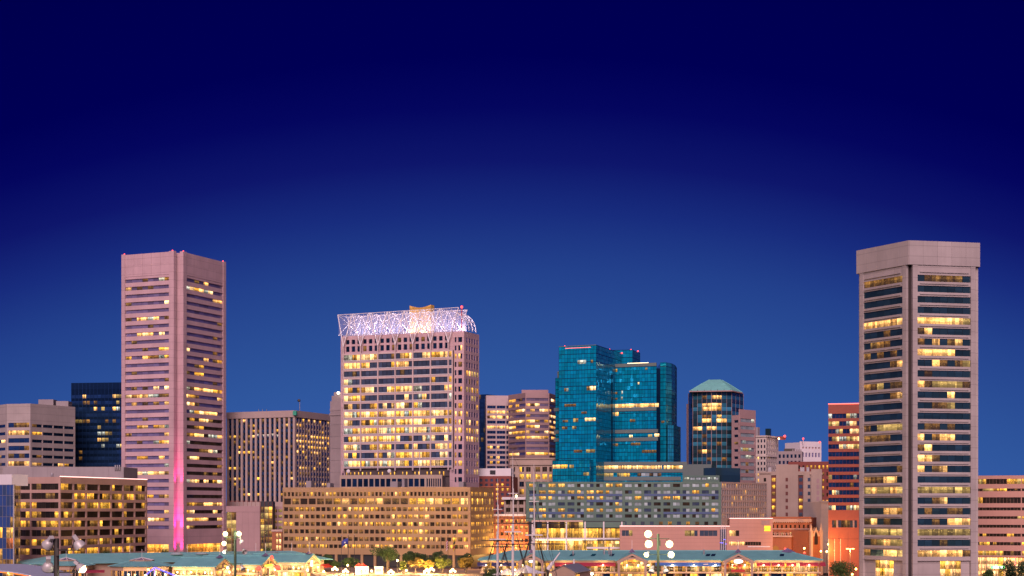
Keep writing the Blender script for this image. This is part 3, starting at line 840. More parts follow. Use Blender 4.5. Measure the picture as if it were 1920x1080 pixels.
# ------------------------------------------------------------------ tower of vertical fins
def fin_tower():
    fl = FP(425.5, 899, 553, 880); fr = Face(fl.end(), P2(619, 919))
    T = Thing('office_tower', 'flat-topped block of thin vertical concrete fins between dark glass strips', 'tower', fl.pt(fl.L, -20, 0))
    top = Z(769.5, 880); zb = Z(941, 880)
    T.core(inset(corner(fl, fr), 0.7), 0, top - 0.4, 'glass_black')
    R = random.Random(3)
    for fc, n, w in ((fl, 14, 0.60), (fr, 12, 0.60)):
        u0 = 0.72 if fc is fr else 0
        T.box('parapet', fc, u0, fc.L, Z(782, 880), top, -0.7, 0.6, 'fin_concrete')
        p = (fc.L - u0 - 1.2) / n
        for k in range(n + 1):
            uc = u0 + 0.6 + k * p; hw = p * (1 - w) / 2
            T.box('fin', fc, max(u0, uc - hw), min(fc.L, uc + hw), 0, Z(781, 880), -0.68, 0.2 if fc is fl else 0.0, 'fin_concrete')
        zr = [(Z(784 + 10.05 * i, 880), Z(784 + 10.05 * i + 5.6, 880)) for i in range(15)]
        for r, (a, b) in enumerate(zr):
            q = {3: .6, 4: .85, 5: .85, 6: .35, 9: .3, 12: .6}.get(r, .12) if fc is fr else {4: .25, 6: .35, 11: .25}.get(r, .15)
            for k in range(n):
                uc = u0 + 0.6 + (k + .5) * p
                on = R.random() < q
                T.pane(fc, uc - p * w / 2, uc + p * w / 2, b if not on else b + 0.25, a, -0.4 if fc is fl else -0.12, R.choice(['lit_yellow', 'lit_bright', 'lit_amber']) if on else ('glass_navy' if R.random() > .18 else 'lit_dim'))
        T.box('base_band', fc, u0, fc.L, Z(941, 880) - 3, Z(941, 880), -0.7, 0.58, 'fin_concrete')
    # reflection of a sign painted as pale glowing strokes between the fins
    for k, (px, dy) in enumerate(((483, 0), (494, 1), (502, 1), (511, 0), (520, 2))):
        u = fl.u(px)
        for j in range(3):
            T.box('reflection_stroke', fl, u - 0.7 + 0.3 * j, u + 0.5 - 0.2 * j, Z(814 + dy + 1.6 * j, 885), Z(813 + dy + 1.6 * j, 885), -0.4, -0.25, 'reflection_pale')
    cf = FP(549.5, 879, 556, 878.6)
    T.box('corner_sign', cf, 0, cf.L, Z(778.5, 879), Z(770.5, 879), -1.0, 0.4, 'green_panel', label='green corner sign panel')
    p = fl.pt(fl.L - 2, -8, top)
    p = Vector((X(562, 890), 890, top))
    T.rod('antenna', p, p + Vector((0, 0, 5.5)), 0.18, 'metal_grey'); T.ball('dish', p + Vector((-0.4, -0.2, 5.9)), (0.9, 0.5, 0.8), 'metal_dark')
    for px in (485, 492, 500):
        q = Vector((X(px, 905), 905, top)); T.rod('antenna', q, q + Vector((0, 0, 2.2)), 0.15, 'metal_grey')
    T.done()
    # podium, stair tower and neighbours in front of it
    f = FP(424, 790, 487.5, 786)
    T = Thing('podium_building', 'blank pink-clad podium block with green-lit glass strip beside the groove tower', 'podium', f.pt(8, -10, 0))
    T.core(quad(f.shift(-0.62), 22), 0, f.z(949.5, 460), 'granite_rose')
    zt = f.z(949, 460)
    T.box('parapet', f, 0, f.L, f.z(960, 460), zt, -0.6, 0.0, 'granite_rose')
    uw = f.u(443)
    nr, nc = 5, 4
    zt2 = f.z(960.2, 460)
    for i in range(nc):
        for j in range(nr):
            w = (f.L - uw) / nc; h = zt2 / nr
            T.box('wall_panel', f, uw + i * w + 0.02, uw + (i + 1) * w - 0.02, j * h, (j + 1) * h - 0.03, -0.6, -0.02, 'granite_rose')
    for j in range(6):
        h = (zt2 - 6) / 6
        for i in range(2): T.pane(f, 0.2 + i * (uw - .3) / 2, (i + 1) * (uw - .3) / 2, 6 + j * h + 0.12, 6 + (j + 1) * h - 0.12, -0.3, 'lit_curtain' if (i + j) % 3 else 'lit_dim')
    for k in range(9):
        u = 0.3 + k * (f.L - 0.6) / 8; T.box('railing_post', f, u - 0.06, u + 0.06, zt, zt + 2.3, -0.4, -0.3, 'brick_red')
    T.box('railing', f, 0, f.L, zt + 2.3, zt + 2.5, -0.42, -0.28, 'brick_red')
    T.done()
    f = FP(488, 783, 511, 783)
    T = Thing('stair_tower', 'narrow glass stair tower with yellow-lit landings beside the pink podium', 'tower', f.pt(3, -4, 0))
    T.core(quad(f.shift(-0.5), 8), 0, f.z(940, 500), 'void_dark')
    R2 = random.Random(9)
    zt = f.z(950, 500)
    for j in range(11):
        z0 = zt * j / 11; z1 = zt * (j + 1) / 11
        for i in range(3): T.pane(f, i * f.L / 3 + 0.1, (i + 1) * f.L / 3 - 0.1, z0 + 0.15, z1 - 0.1, -0.2, R2.choice(['lit_curtain', 'lit_dim', 'lit_yellow', 'lit_curtain']))
        T.box('landing', f, 0, f.L, z1 - 0.12, z1 + 0.12, -0.48, -0.05, 'metal_dark')
    for i in range(4): T.box('mullion', f, i * (f.L - .2) / 3, i * (f.L - .2) / 3 + 0.2, 0, f.z(941, 500), -0.5, 0.0, 'brick_dark')
    T.done()
    f = FP(511.5, 792, 530, 791)
    T = Thing('office_block', 'slim dark office sliver with four lit windows behind the glass stair tower', 'building', f.pt(3, -5, 0))
    T.core(quad(f.shift(-0.62), 14), 0, f.z(950, 520), 'granite_rose')
    facade(T, f, rows(f, 520, 955, 5.5, 10.5, 8), [(0.4, 2.2, 1), (2.8, f.L - 0.2, 1)], 'granite_rose', lambda r, c, k: 'lit_curtain' if c else 'lit_dim', 0, f.z(949.5, 520))
    T.done()
    f = FP(510, 768, 529, 767)
    T = Thing('brick_building', 'small orange-lit brick building with three rows of bright windows beside the long office', 'building', f.pt(3, -5, 0))
    zt = f.z(993, 520); T.core(quad(f.shift(-0.62), 12), 0, zt - 0.2, 'brick_orange')
    facade(T, f, rows(f, 520, 1000, 8, 11.3, 4), [(f.u(517), f.u(521.5), 1), (f.u(522.5), f.u(527), 1)], 'brick_orange', lambda r, c, k: 'lit_cream', 0, zt - 0.01)
    T.box('cornice', f, -0.2, f.L + 0.2, zt - 0.9, zt, -0.5, 0.4, 'cornice')
    T.done()
fin_tower()

# ------------------------------------------------------------------ long office block in the middle
def long_office():
    fl = FP(530, 721, 882, 702); fr = Face(fl.end(), P2(926, 738))
    T = Thing('office_block', 'long low tan office block with seven rows of yellow windows behind the plaza', 'building', fl.pt(fl.L / 2, -15, 0))
    zt = fl.z(913.5, 700)
    T.core(inset(corner(fl, fr), 0.95), 5.0, zt - 0.4, 'void_dark')
    R = random.Random(12)
    z = lambda py: fl.z(py, 710)
    zs = [(922.5, 930), (934.5, 945.5), (951, 958.3), (965, 972.2), (979, 986.2), (993, 1000.5), (1007.2, 1014.5), (1021.3, 1028)]
    pr = [.4, .75, .7, .7, .6, .55, .65, .6]
    warm = ['lit_yellow', 'lit_yellow', 'lit_amber', 'lit_bright', 'lit_dim', 'lit_amber']
    cl = [evencols(0.3, fl.L - 0.9, 48, .62, 1), evencols(0.3, fl.L - 0.9, 22, .84, 1)] + [evencols(0.3, fl.L - 0.9, 34, .76, 1)] * 5 + [evencols(0.3, fl.L - 0.9, 40, .80, 1)]
    # spandrels run through, piers row by row
    side_piers = MB()
    for fc, tag_ in ((fl, 'l'), (fr, 'r')):
        u0, u1 = (0, fc.L) if tag_ == 'l' else (0.92, fc.L)
        prev = zt
        for r, (a, b) in enumerate(zs):
            T.box('parapet' if r == 0 else 'spandrel', fc, u0, u1, z(a), prev, -0.9, 0.0 if r % 2 else 0.04, 'federal_tan')
            cols = cl[r] if tag_ == 'l' else evencols(1.6, fc.L - 0.5, 14 if r != 1 else 9, .6, 1)
            us = [u0] + [u for c in cols for u in c[:2]] + [u1]
            if tag_ == 'l':
                for i in range(0, len(us), 2): T.box('pier', fc, us[i], us[i + 1], z(b), z(a), -0.85, -0.06, 'federal_tan')
            else:
                for i in range(0, len(us), 2): side_piers.fbox(fc, us[i], us[i + 1], z(b), z(a), -0.85, -0.06)
            bias = 0.0
            state = False
            for k, (ua, ub, n) in enumerate(cols):
                q = pr[r] * (0.55 + 0.75 * k / len(cols)) if tag_ == 'l' else .8
                if R.random() < .6: state = R.random() < q
                mt = R.choice(warm) if state else R.choice(['glass_brown', 'glass_brown', 'lit_dim'])
                if tag_ == 'r': mt = R.choice(['lit_amber', 'lit_dim', 'lit_yellow'])
                h = (ub - ua) / 2
                if r >= 2 and tag_ == 'l':
                    T.pane(fc, ua, ua + h * 1.15, z(b), z(a), -0.55, mt); T.pane(fc, ua + h * 1.25, ub, z(b), z(a), -0.55, mt if R.random() < .6 else 'lit_dim')
                else: T.pane(fc, ua, ub, z(b), z(a), -0.55 if tag_ == 'l' else -0.2, mt)
            prev = z(b)
        T.box('base_wall', fc, u0, u1, z(1040), prev, -0.9, 0.02, 'federal_tan')
    side_piers.build('end_piers', 'federal_tan', T.e)['kind'] = 'stuff'
    T.box('corner_pier', fl, fl.L - 0.85, fl.L + 0.06, 0, zt - 0.3, -0.8, 0.22, 'federal_tan')
    # open ground floor: columns, lit glass behind
    for k in range(15):
        u = 1 + k * (fl.L - 2.5) / 14
        T.box('column', fl, u - 0.55, u + 0.55, 5.2, z(1040) + 0.02, -0.9, -0.1, 'federal_tan')
        if k < 14:
            w = (fl.L - 2.5) / 14
            T.pane(fl, u + 0.7, u + w - 0.7, 5.4, z(1041), -2.2, 'lit_shop' if k in (0, 1, 4, 8, 9, 12, 13) else ('glass_grey' if k in (2, 3) else 'lit_dim'))
    for px, w, h in ((560, 10, 3.0), (600, 6, 2.0), (720, 14, 2.6), (742, 5, 3.6), (850, 9, 2.4)):
        T.box('roof_plant', fl, fl.u(px), fl.u(px + w), zt - .2, zt + h, -14, -9, 'grey_render')
    for px in (585, 690, 790):
        p = fl.pt(fl.u(px), -8, zt); T.rod('antenna', p, p + Vector((0, 0, 4.5)), .08, 'metal_grey', n=5)
    T.box('rear_lobby', fl, 0.5, fl.L - 1.2, 5.2, z(1040), -4.0, -2.5, 'federal_tan')
    T.done()
long_office()

# ------------------------------------------------------------------ buildings at the far left
def left_group():
    # beige block with chamfered corner
    ps = [P2(-8, 892), P2(13, 880), P2(57, 876), P2(141, 905)]
    T = Thing('office_block', 'pale beige block with chamfered corner and slit windows behind the far left', 'building', (ps[1].x, ps[1].y + 20, 0))
    zt = Z(757.5, 880)
    T.core(inset([ps[0], ps[1], ps[2], ps[3], P2(139, 950), P2(-12, 950)], 0.65), 0, zt - 0.3, 'stone_tan')
    R = random.Random(2)
    fa, fb, fc = Face(ps[0], ps[1]), Face(ps[1], ps[2]), Face(ps[2], ps[3])
    rws = [(Z(793 + 14.4 * i, 880), Z(793 + 14.4 * i + 8.6, 880)) for i in range(6)]
    rw2 = [(Z(795.5 + 14.4 * i, 880), Z(795.5 + 14.4 * i + 5.6, 880)) for i in range(6)]
    KEY = {'.': 'glass_navy', 'a': 'lit_dim', 'y': 'lit_bright', 'o': 'lit_orange'}
    facade(T, fb, rws, [(0.8, fb.L - 0.7, 4)], 'concrete_pink', pattern(['.aaa', 'yyyo', '....', '...a', 'a.a.', 'yaay'], KEY), 0, zt, 0, fb.L)
    facade(T, fc, rw2, [(1.2 + i * (fc.L - 1.6) / 4, 1.2 + (i + 1) * (fc.L - 1.6) / 4 - 0.5, 2) for i in range(4)], 'concrete_pink', chooser(R, [.02, .05, .25, .1, .0, .5], 'glass_black', ['lit_bright', 'lit_amber']), 0, zt + 0.01, 0.02, fc.L)
    facade(T, fa, rw2, [(0.5, fa.L - 2.2, 2)], 'concrete_pink', chooser(R, .35, 'glass_navy', ['lit_orange', 'lit_bright']), 0, zt - 0.01, 0, fa.L - 0.02)
    for (a, b, y) in ((72, 100, 749), (105, 128, 752)):
        g = FP(a, 915, b, 915); T.box('plant_room', g, 0, g.L, zt - 1, Z(y, 915), -8, 0, 'grey_render')
    T.done()
    # black glass slab
    f = FP(133.5, 935, 232, 930)
    T = Thing('office_tower', 'black glass slab tower half hidden behind the rose groove tower', 'tower', f.pt(15, -15, 0))
    zt = f.z(717.5, 180); T.core(quad(f.shift(-0.35), 28), 0, zt - 0.2, 'glass_black')
    R = random.Random(17)
    prev = zt
    for i in range(14):
        a, b = f.z(740 + 11.6 * i, 180), f.z(740 + 11.6 * i + 6.4, 180)
        T.box('spandrel', f, 0, f.L, a, prev, -0.34, 0.0, 'glass_black')
        ch = chooser(R, {0: .75, 2: .25, 3: .15}.get(i, .08) if i < 12 else .45, 'glass_navy', ['lit_white', 'lit_curtain', 'lit_bright'])
        for k in range(14):
            T.pane(f, k * f.L / 14 + 0.06, (k + 1) * f.L / 14 - 0.06, b, a, -0.12, ch(0, 0, k))
        prev = b
    T.box('spandrel', f, 0, f.L, 0, prev, -0.34, 0.0, 'void_dark')
    for k in range(15): T.box('mullion', f, k * (f.L - .2) / 14, k * (f.L - .2) / 14 + .2, 0, zt + 0.02, -0.3, 0.08, 'glass_navy')
    T.done()
    # flat grey roof block behind the brown office
    f = FP(5, 765, 232, 760)
    T = Thing('service_block', 'windowless grey rooftop block behind the brown office building', 'building', f.pt(28, -10, 0))
    zt = f.z(875.5, 110)
    T.core(quad(f.shift(-0.4), 20), 0, zt - 0.2, 'grey_render')
    for k in range(8): T.box('wall_panel', f, k * f.L / 8 + 0.03, (k + 1) * f.L / 8 - 0.03, 20, zt, -0.38, 0.0, 'grey_render')
    for k in range(3):
        p = f.pt(f.u(217 + 4 * k), 0.6, zt - 1.5); T.rod('vent_pipe', p, p + Vector((0, 0, 2.3)), 0.35, 'metal_grey')
    T.done()
    # brown office at lower left
    c0 = P2(113, 640); rc = P2(276, 706); lc = P2(36, 648)
    fl, fr = Face(lc, c0), Face(c0, rc)
    T = Thing('office_block', 'brown concrete office with eight window rows and a pink light strip along its roof', 'building', (c0.x, c0.y + 20, 0))
    zt = Z(894, 640)
    T.core(inset([lc, c0, rc, rc + (lc - c0) * 2.4, lc + (lc - c0) * .3 + Vector((0, 60))], 0.75), 0, zt - 0.3, 'brown_panel')
    zr = [(Z(906.5 + 17.55 * i, 640), Z(906.5 + 17.55 * i + 11.6, 640)) for i in range(8)]
    R = random.Random(4)
    warm = ['lit_amber', 'lit_amber', 'lit_dim', 'lit_yellow', 'lit_dim']
    facade(T, fr, zr, [(0.5 + i * (fr.L - .8) / 7, 0.5 + (i + 1) * (fr.L - .8) / 7 - 0.75, 3) for i in range(7)], 'brown_panel', chooser(R, [.3, .4, .55, .35, .6, .4, .6, .7], 'glass_brown', warm), 0, zt, 0.0, fr.L, th=0.7, so=0.05, po=0.0)
    facade(T, fl, zr, [(0.4, fl.u(56), 2), (fl.u(58.5), fl.L - 0.9, 6)], 'brown_panel', chooser(R, [.1, .2, .3, .5, .9, .6, .5, .6], 'glass_brown', warm), 0, zt - 0.01, 0.0, fl.L - 0.72, th=0.7, so=0.05, po=0.0)
    T.box('light_strip', fr, 0.0, fr.L, zt + 0.02, zt + 0.32, -0.2, 0.12, 'neon_pink')
    p = fl.pt(fl.u(85), -4, zt); T.rod('roof_fan', p, p + Vector((0, 0, 1.6)), 0.5, 'metal_grey')
    T.done()
    # mirror glass building at the edge
    fl, fr = FP(-30, 612, 26, 604), Face(P2(26, 604), P2(38, 622))
    T = Thing('glass_building', 'mirror glass building at the far left edge with street-light reflections painted as glowing panes', 'building', fl.pt(5, -8, 0))
    zt = fl.z(909, 10)
    T.core(inset(corner(fl, fr), 0.4), 0, zt - 0.2, 'void_dark')
    R = random.Random(6)
    for fc, nc in ((fl, 8), (fr, 3)):
        for j in range(9):
            za, zb = zt - j * 3.9, zt - (j + 1) * 3.9
            for i in range(nc):
                mt = 'mirror_blue' if j < 3 else (R.choice(['mirror_blue', 'lit_orange', 'lit_dim']) if j < 5 else (R.choice(['lit_red', 'lit_orange', 'mirror_blue']) if j < 7 else R.choice(['lit_orange', 'lit_dim', 'glass_navy'])))  # orange and red panes glow to stand in for street-light reflections
                if fc is fr: mt = R.choice(['lit_dim', 'glass_brown', 'lit_dim'])
                T.pane(fc, i * fc.L / nc + 0.08, (i + 1) * fc.L / nc - 0.08, max(0, zb) + 0.08, za - 0.08, -0.05, mt)
    mb = MB()
    for fc, nc in ((fl, 8), (fr, 3)):
        for i in range(nc + 1): mb.fbox(fc, max(0, i * fc.L / nc - 0.07), i * fc.L / nc + 0.07, 0, zt, -0.3, 0.03)
        for j in range(9): mb.fbox(fc, 0.02, fc.L - 0.02, zt - j * 3.9 - 0.08, zt - j * 3.9 + 0.07, -0.3, 0.0)
    mb.build('mullion_grid', 'metal_grey', T.e)
    g = FP(-30, 614, 22, 607); T.box('penthouse', g, 0, g.L, zt - 0.3, g.z(889.5, 10), -8, 0, 'white_paint')
    T.done()
left_group()

# ------------------------------------------------------------------ behind the middle: grey, rose, stone and brick buildings
def middle_group():
    f = FP(619, 858, 643, 854)
    T = Thing('old_tower', 'narrow weathered stone tower with stepped cornice just left of the truss-crowned tower', 'tower', f.pt(4, -6, 0))
    zt = f.z(752, 630)
    T.core(quad(f.shift(-0.4), 14), 0, zt, 'stone_grey')
    for k in range(14): T.box('stone_course', f, 0, f.L, k * zt / 14 + 0.05, (k + 1) * zt / 14 - 0.05, -0.38, 0.0, 'stone_grey')
    for (d, a, b) in ((0.5, 779, 775), (0.3, 770, 766), (-0.4, 752, 742), (-1.2, 742, 735)): T.box('cornice', f, -d + 0.3, f.L, f.z(a, 630), f.z(b, 630), -6, d, 'stone_grey')
    p = f.pt(f.u(635), 0.3, f.z(737, 630)); T.ball('roof_lamp', p, 0.7, 'bulb_white')
    T.done()
    # blue-black sliver and grey banded tower
    f = FP(896, 905, 912.5, 902)
    T = Thing('office_tower', 'dark blue glass sliver between the truss-crowned tower and the white-banded tower', 'tower', f.pt(2, -10, 0))
    zt = f.z(739.5, 905); T.core(quad(f.shift(-0.25), 20), 0, zt, 'glass_navy')
    for i in range(18):
        for k in range(3): T.pane(f, k * f.L / 3 + .08, (k + 1) * f.L / 3 - .08, zt - (i + 1) * 2.6 + .1, zt - i * 2.6 - .1, 0.0, 'glass_navy' if (i * 7 + k * 3) % 11 else 'lit_dim')
    T.done()
    f = FP(911.5, 898, 956, 900)
    T = Thing('office_tower', 'grey-white banded tower with paired dark windows left of the rose octagonal tower', 'tower', f.pt(6, -12, 0))
    zt = f.z(741.5, 930); T.core(quad(f.shift(-0.7), 24), 0, zt - 0.3, 'stone_grey')
    KEY = {'.': 'glass_navy', 'y': 'lit_bright', 'o': 'lit_amber', 'a': 'lit_dim'}
    facade(T, f, rows(f, 930, 760.5, 5.4, 9.45, 15), [(f.u(913.5), f.u(929.5), 3), (f.u(931.5), f.u(947.5), 3), (f.u(949.5), f.u(955.8), 1)], 'stone_white',
           pattern(['.......', 'oyyyy.o', 'ayyaaa.', '....a..', 'yyyyyyy', '.......', '....ay.', '.......', 'oy.....', '.......', '.y..o..', '.o....y', '......', '...a...', '..'], KEY), 0, zt)
    T.done()
    # rose tower with canted faces
    ps = [P2(953, 894), P2(985, 876), P2(1030, 878), P2(1044, 896)]
    T = Thing('office_tower', 'rose granite tower with canted faces and ribbon windows left of the teal tower', 'tower', (ps[1].x + 6, ps[1].y + 15, 0))
    zt = Z(736.5, 876)
    T.core(inset(ps + [P2(1044, 925), P2(953, 925)], 0.65), 0, zt - 0.2, 'granite_rose')
    R = random.Random(31)
    pr = [.2, .4, .75, .25, .85, .85, .9, .7, .05, .1, .75, .3]
    zr = [(Z(746 + 10.2 * i, 876), Z(746 + 10.2 * i + 5.2, 876)) for i in range(12)]
    for k in range(3):
        fc = Face(ps[k], ps[k + 1])
        facade(T, fc, zr, [(0.15, fc.L - 0.15, 5 if k < 2 else 3)], 'granite_rose', chooser(R, pr, 'glass_violet' if k != 2 else 'glass_pale', ['lit_orange', 'lit_bright', 'lit_cream', 'lit_amber']), 0, zt + 0.01 * k, 0.0 if k == 0 else 0.03, fc.L - 0.03)
    g = FP(978, 888, 1028, 888); T.box('plant_room', g, 0, g.L, zt - 1, Z(731, 888), -9, 0, 'granite_rose')
    T.done()
    # classical stone block with tall window strips
    f = FP(957, 832, 1042, 828)
    T = Thing('stone_building', 'old stone block with deep cornice and tall dark window strips below the rose tower', 'building', f.pt(10, -10, 0))
    zt = f.z(858.5, 1000); T.core(quad(f.shift(-0.7), 18), 0, zt - 0.3, 'stone_tan')
    cs = [(f.u(963.5), f.u(966), 1), (f.u(974), f.u(982.5), 2), (f.u(986.5), f.u(995), 2), (f.u(1004), f.u(1013), 2), (f.u(1017), f.u(1026), 2), (f.u(1030), f.u(1035), 1)]
    R = random.Random(8)
    zr = [(f.z(a, 1000), f.z(b, 1000)) for a, b in ((875.5, 884.5), (889, 898.5), (903, 912.5), (917, 927), (931, 941))]
    facade(T, f, zr, cs, 'stone_tan', lambda r, c, k: ('lit_yellow' if r == 1 and c else R.choice(['lit_dim', 'glass_brown', 'lit_yellow', 'glass_black'])), 0, f.z(872, 1000), spm='stone_tan', po=0.35)
    for (a, b, d) in ((872, 868.5, 0.8), (868.5, 861, 0.1), (861, 858.5, 0.7)): T.box('cornice', f, -0.3, f.L, f.z(a, 1000), f.z(b, 1000), -0.65, d, 'stone_tan')
    T.done()
    # dark red brick block with white rooftop plant
    f = FP(896, 806, 958, 803)
    T = Thing('brick_building', 'dark red brick block with white rooftop plant behind the ship masts', 'building', f.pt(8, -10, 0))
    zt = f.z(892.5, 930); T.core(quad(f.shift(-0.62), 18), 0, zt - 0.3, 'brick_red')
    R = random.Random(14)
    facade(T, f, rows(f, 930, 898, 5, 8.75, 12), evencols(0.3, f.L - 0.3, 6, 0.5, 1), 'brick_red', chooser(R, .38, 'glass_grey', ['lit_orange', 'lit_yellow', 'lit_amber']), 0, zt)
    T.box('string_course', f, 0, f.L, f.z(913.5, 930), f.z(912, 930), 0.02, 0.25, 'brick_orange')
    T.box('rooftop_plant', f, 0.4, f.L - 0.3, zt - 0.02, f.z(878, 930), -10, -1.5, 'white_paint')
    T.box('plant_unit', f, f.u(918), f.u(928), zt + 1, zt + 2.8, -1.5, -0.9, 'void_dark')
    T.done()
    # low orange-lit brick block behind the masts
    f = FP(925, 745, 1003, 742)
    T = Thing('brick_building', 'low amber-lit brick block with paired windows right behind the ship masts', 'building', f.pt(8, -10, 0))
    zt = f.z(966, 960); T.core(quad(f.shift(-0.62), 16), 0, zt - 0.3, 'brick_orange')
    R = random.Random(15)
    facade(T, f, rows(f, 960, 974, 6, 12, 6), evencols(0.6, f.L - 0.6, 8, 0.6, 2), 'brick_orange', chooser(R, .75, 'glass_brown', ['lit_yellow', 'lit_orange', 'lit_bright']), 0, zt)
    T.box('cornice', f, -0.2, f.L, zt - 0.4, zt + 0.5, -0.5, 0.6, 'white_paint')
    T.lamp('wall_lamp', f.pt(f.u(960), 9, 12), 14000, (1.0, 0.55, 0.16), 0.5)
    T.done()
    f = FP(945, 775, 985, 772)
    T = Thing('canopy_building', 'small building with a white overhanging roof and a bright lamp behind the main mast', 'building', f.pt(4, -5, 0))
    zt = f.z(932, 965); T.core(quad(f.shift(-0.5), 10), 0, zt - 0.5, 'brick_dark')
    T.box('roof_slab', f, -0.5, f.L + 0.5, zt - 1.2, zt, -9, 1.6, 'white_paint')
    facade(T, f, rows(f, 965, 938, 8, 14, 3), evencols(0.4, f.L - .4, 3, .7, 2), 'stone_tan', chooser(R, .4, 'glass_brown', ['lit_yellow', 'lit_dim']), 0, zt - 1.25)
    T.ball('roof_lamp', f.pt(f.u(970), 1.8, zt + 0.5), 0.55, 'bulb_warm')
    T.done()
middle_group()

# ------------------------------------------------------------------ teal glass tower
def curtain(T, f, z0, z1, mat, du=1.55, dz=1.95, u0=0.0, u1=None, name='glass_wall'):
    """a sheet of glazing whose panes are told apart by a real mullion grid"""
    u1 = f.L if u1 is None else u1
    nu, nv = max(1, round((u1 - u0) / du)), max(1, round((z1 - z0) / dz))
    m = MB(); m.fbox(f, u0, u1, z0, z1, -0.3, 0.0)
    me = m.mesh(mat)
    uv = me.uv_layers['UVMap'].data
    for lp in me.loops:
        co = me.vertices[lp.vertex_index].co
        uu = (Vector((co.x, co.y)) - f.o).dot(f.d)
        uv[lp.index].uv = ((uu - u0) / (u1 - u0) * nu + 0.0001, (co.z - z0) / (z1 - z0) * nv + 0.0001)
    o = link(name, me, T.e)
    g = MB()
    for i in range(nu + 1): u = u0 + (u1 - u0) * i / nu; g.fbox(f, u - 0.05, u + 0.05, z0, z1, -0.02, 0.06)
    for j in range(nv + 1):
        z = z0 + (z1 - z0) * j / nv; t = 0.14 if j % 2 == 0 else 0.05
        g.fbox(f, u0, u1, z - t, z + t, -0.02, 0.05)
    go = g.build('mullion_grid', 'glass_black', o)
    return o
def teal_tower():
    D0 = 810
    T = Thing('glass_tower', 'teal mirror-glass tower of stepped blocks with red roof beacons', 'tower', (X(1155, 840), 845, 0))
    z = lambda py, D=815: Z(py, D)
    def mass(pts, z1, z0, ins=0.25): T.core(inset(pts, ins), z0, z1 - 0.15, 'glass_black')
    R = random.Random(40)
    # left block
    A, B, C_ = P2(1048, 815), P2(1118, 806), P2(1165, 848)
    mass([A, B, C_, P2(1100, 870), P2(1050, 860)], z(651), z(905))
    fa = Face(A, B); curtain(T, fa, z(905), z(650.5), 'curtain_teal')
    fb = Face(B, C_); curtain(T, fb, z(905), z(650.5), 'curtain_teal')
    T.box('roof_coping', fa, 0, fa.L, z(650.5), z(649.5), -0.4, 0.12, 'band_green')
    # step at its left
    s1 = FP(1041.5, 822, 1050, 820); curtain(T, s1, z(905), z(707), 'curtain_teal'); mass([s1.o, s1.end(), P2(1050, 860), P2(1044, 858)], z(707), z(905))
    s2 = FP(1045, 826, 1050, 825); T.box('step_wall', s2, 0, s2.L, z(707), z(693), -8, 0, 'band_green')
    # link block behind
    g = FP(1150, 852, 1186, 850); curtain(T, g, z(760), z(656.5, 851), 'curtain_teal'); g2 = Face(g.end(), P2(1200, 866)); curtain(T, g2, z(760), z(657, 851), 'curtain_light', 1.2)
    mass([g.o, g.end(), g2.end(), P2(1170, 885)], z(656.5, 851), z(905))
    # strip and right block with concave bend
    s3 = FP(1126.5, 824, 1135, 823); curtain(T, s3, z(900), z(694), 'curtain_light'); T.core(quad(s3.shift(-0.3), 10), z(905), z(694) - .2, 'glass_black')
    p1, p2, p3 = P2(1135, 823), P2(1150, 838), P2(1231, 829)
    f1, f2 = Face(p1, p2), Face(p2, p3)
    curtain(T, f1, z(905), z(688, 833), 'curtain_teal'); curtain(T, f2, z(905), z(687, 833), 'curtain_teal')
    T.core([p1 + Vector((0, .5)), p2 + Vector((0, .5)), p3 + Vector((-.3, .5)), P2(1231, 870), P2(1150, 875)], z(905), z(687, 833) - .2, 'glass_black')
    p4, p5, p6, p7, p8 = P2(1238, 838), P2(1249, 836), P2(1259, 841), P2(1266, 852), P2(1269, 868)
    f3 = Face(p4, p5); curtain(T, f3, z(905), z(680, 838), 'curtain_teal')
    cf = [Face(p5, p6), Face(p6, p7), Face(p7, p8)]
    for q in cf: curtain(T, q, z(905), z(680.5, 838), 'curtain_light', 1.25)
    mass([p4, p5, p6, p7, p8, P2(1240, 880), P2(1231, 860)], z(680.5, 838), z(905))
    fs = Face(P2(1231.3, 836), P2(1238, 838)); T.box('slit_wall', fs, 0, fs.L, z(905), z(690, 835), -1, 0, 'glass_black')
    # lower widening at right
    q0, q1, q2 = P2(1252, 834), P2(1263, 836), P2(1276, 858)
    for q in (Face(q0, q1), Face(q1, q2)): curtain(T, q, z(905), z(793), 'curtain_light', 1.3)
    mass([q0, q1, q2, P2(1255, 860)], z(793), z(905))
    # base blocks
    b1 = FP(1036, 812, 1106, 800); curtain(T, b1, z(906), z(864), 'curtain_teal'); b1r = Face(b1.end(), P2(1118, 812)); curtain(T, b1r, z(906), z(864), 'curtain_teal')
    mass([b1.o, b1.end(), b1r.end(), P2(1060, 840)], z(864), z(906))
    b2 = FP(1130, 819, 1288, 816); curtain(T, b2, z(906), z(866), 'curtain_teal'); T.core(quad(b2.shift(-0.35), 14), z(906), z(866) - .2, 'glass_black')
    # bands of grey-green panels
    mid = lambda fc: (fc.o.y + fc.end().y) / 2
    def band(fc, u0, u1, ya, yb, out=0.5): T.box('band', fc, u0, u1, z(yb, mid(fc)), z(ya, mid(fc)), -0.2, out, 'band_green')
    for ya, yb in ((681.5, 687.5), (765, 770.5), (805.5, 812), (820.5, 827)):
        band(f1, 0.1, f1.L - 0.4, ya, yb); band(f2, 0.4, f2.L + (0.8 if ya > 790 else 0.0), ya, yb)
        band(s3, -1.6, s3.L, ya, yb)
    for ya, yb in ((866, 872), (880, 886), (894, 901)): band(b2, 0, b2.L if ya < 890 else b2.L - 3, ya, yb, 0.6)
    for ya, yb in ((765, 771), (807, 813), (822, 828)): band(s1, -0.8, s1.L, ya, yb, 0.4)
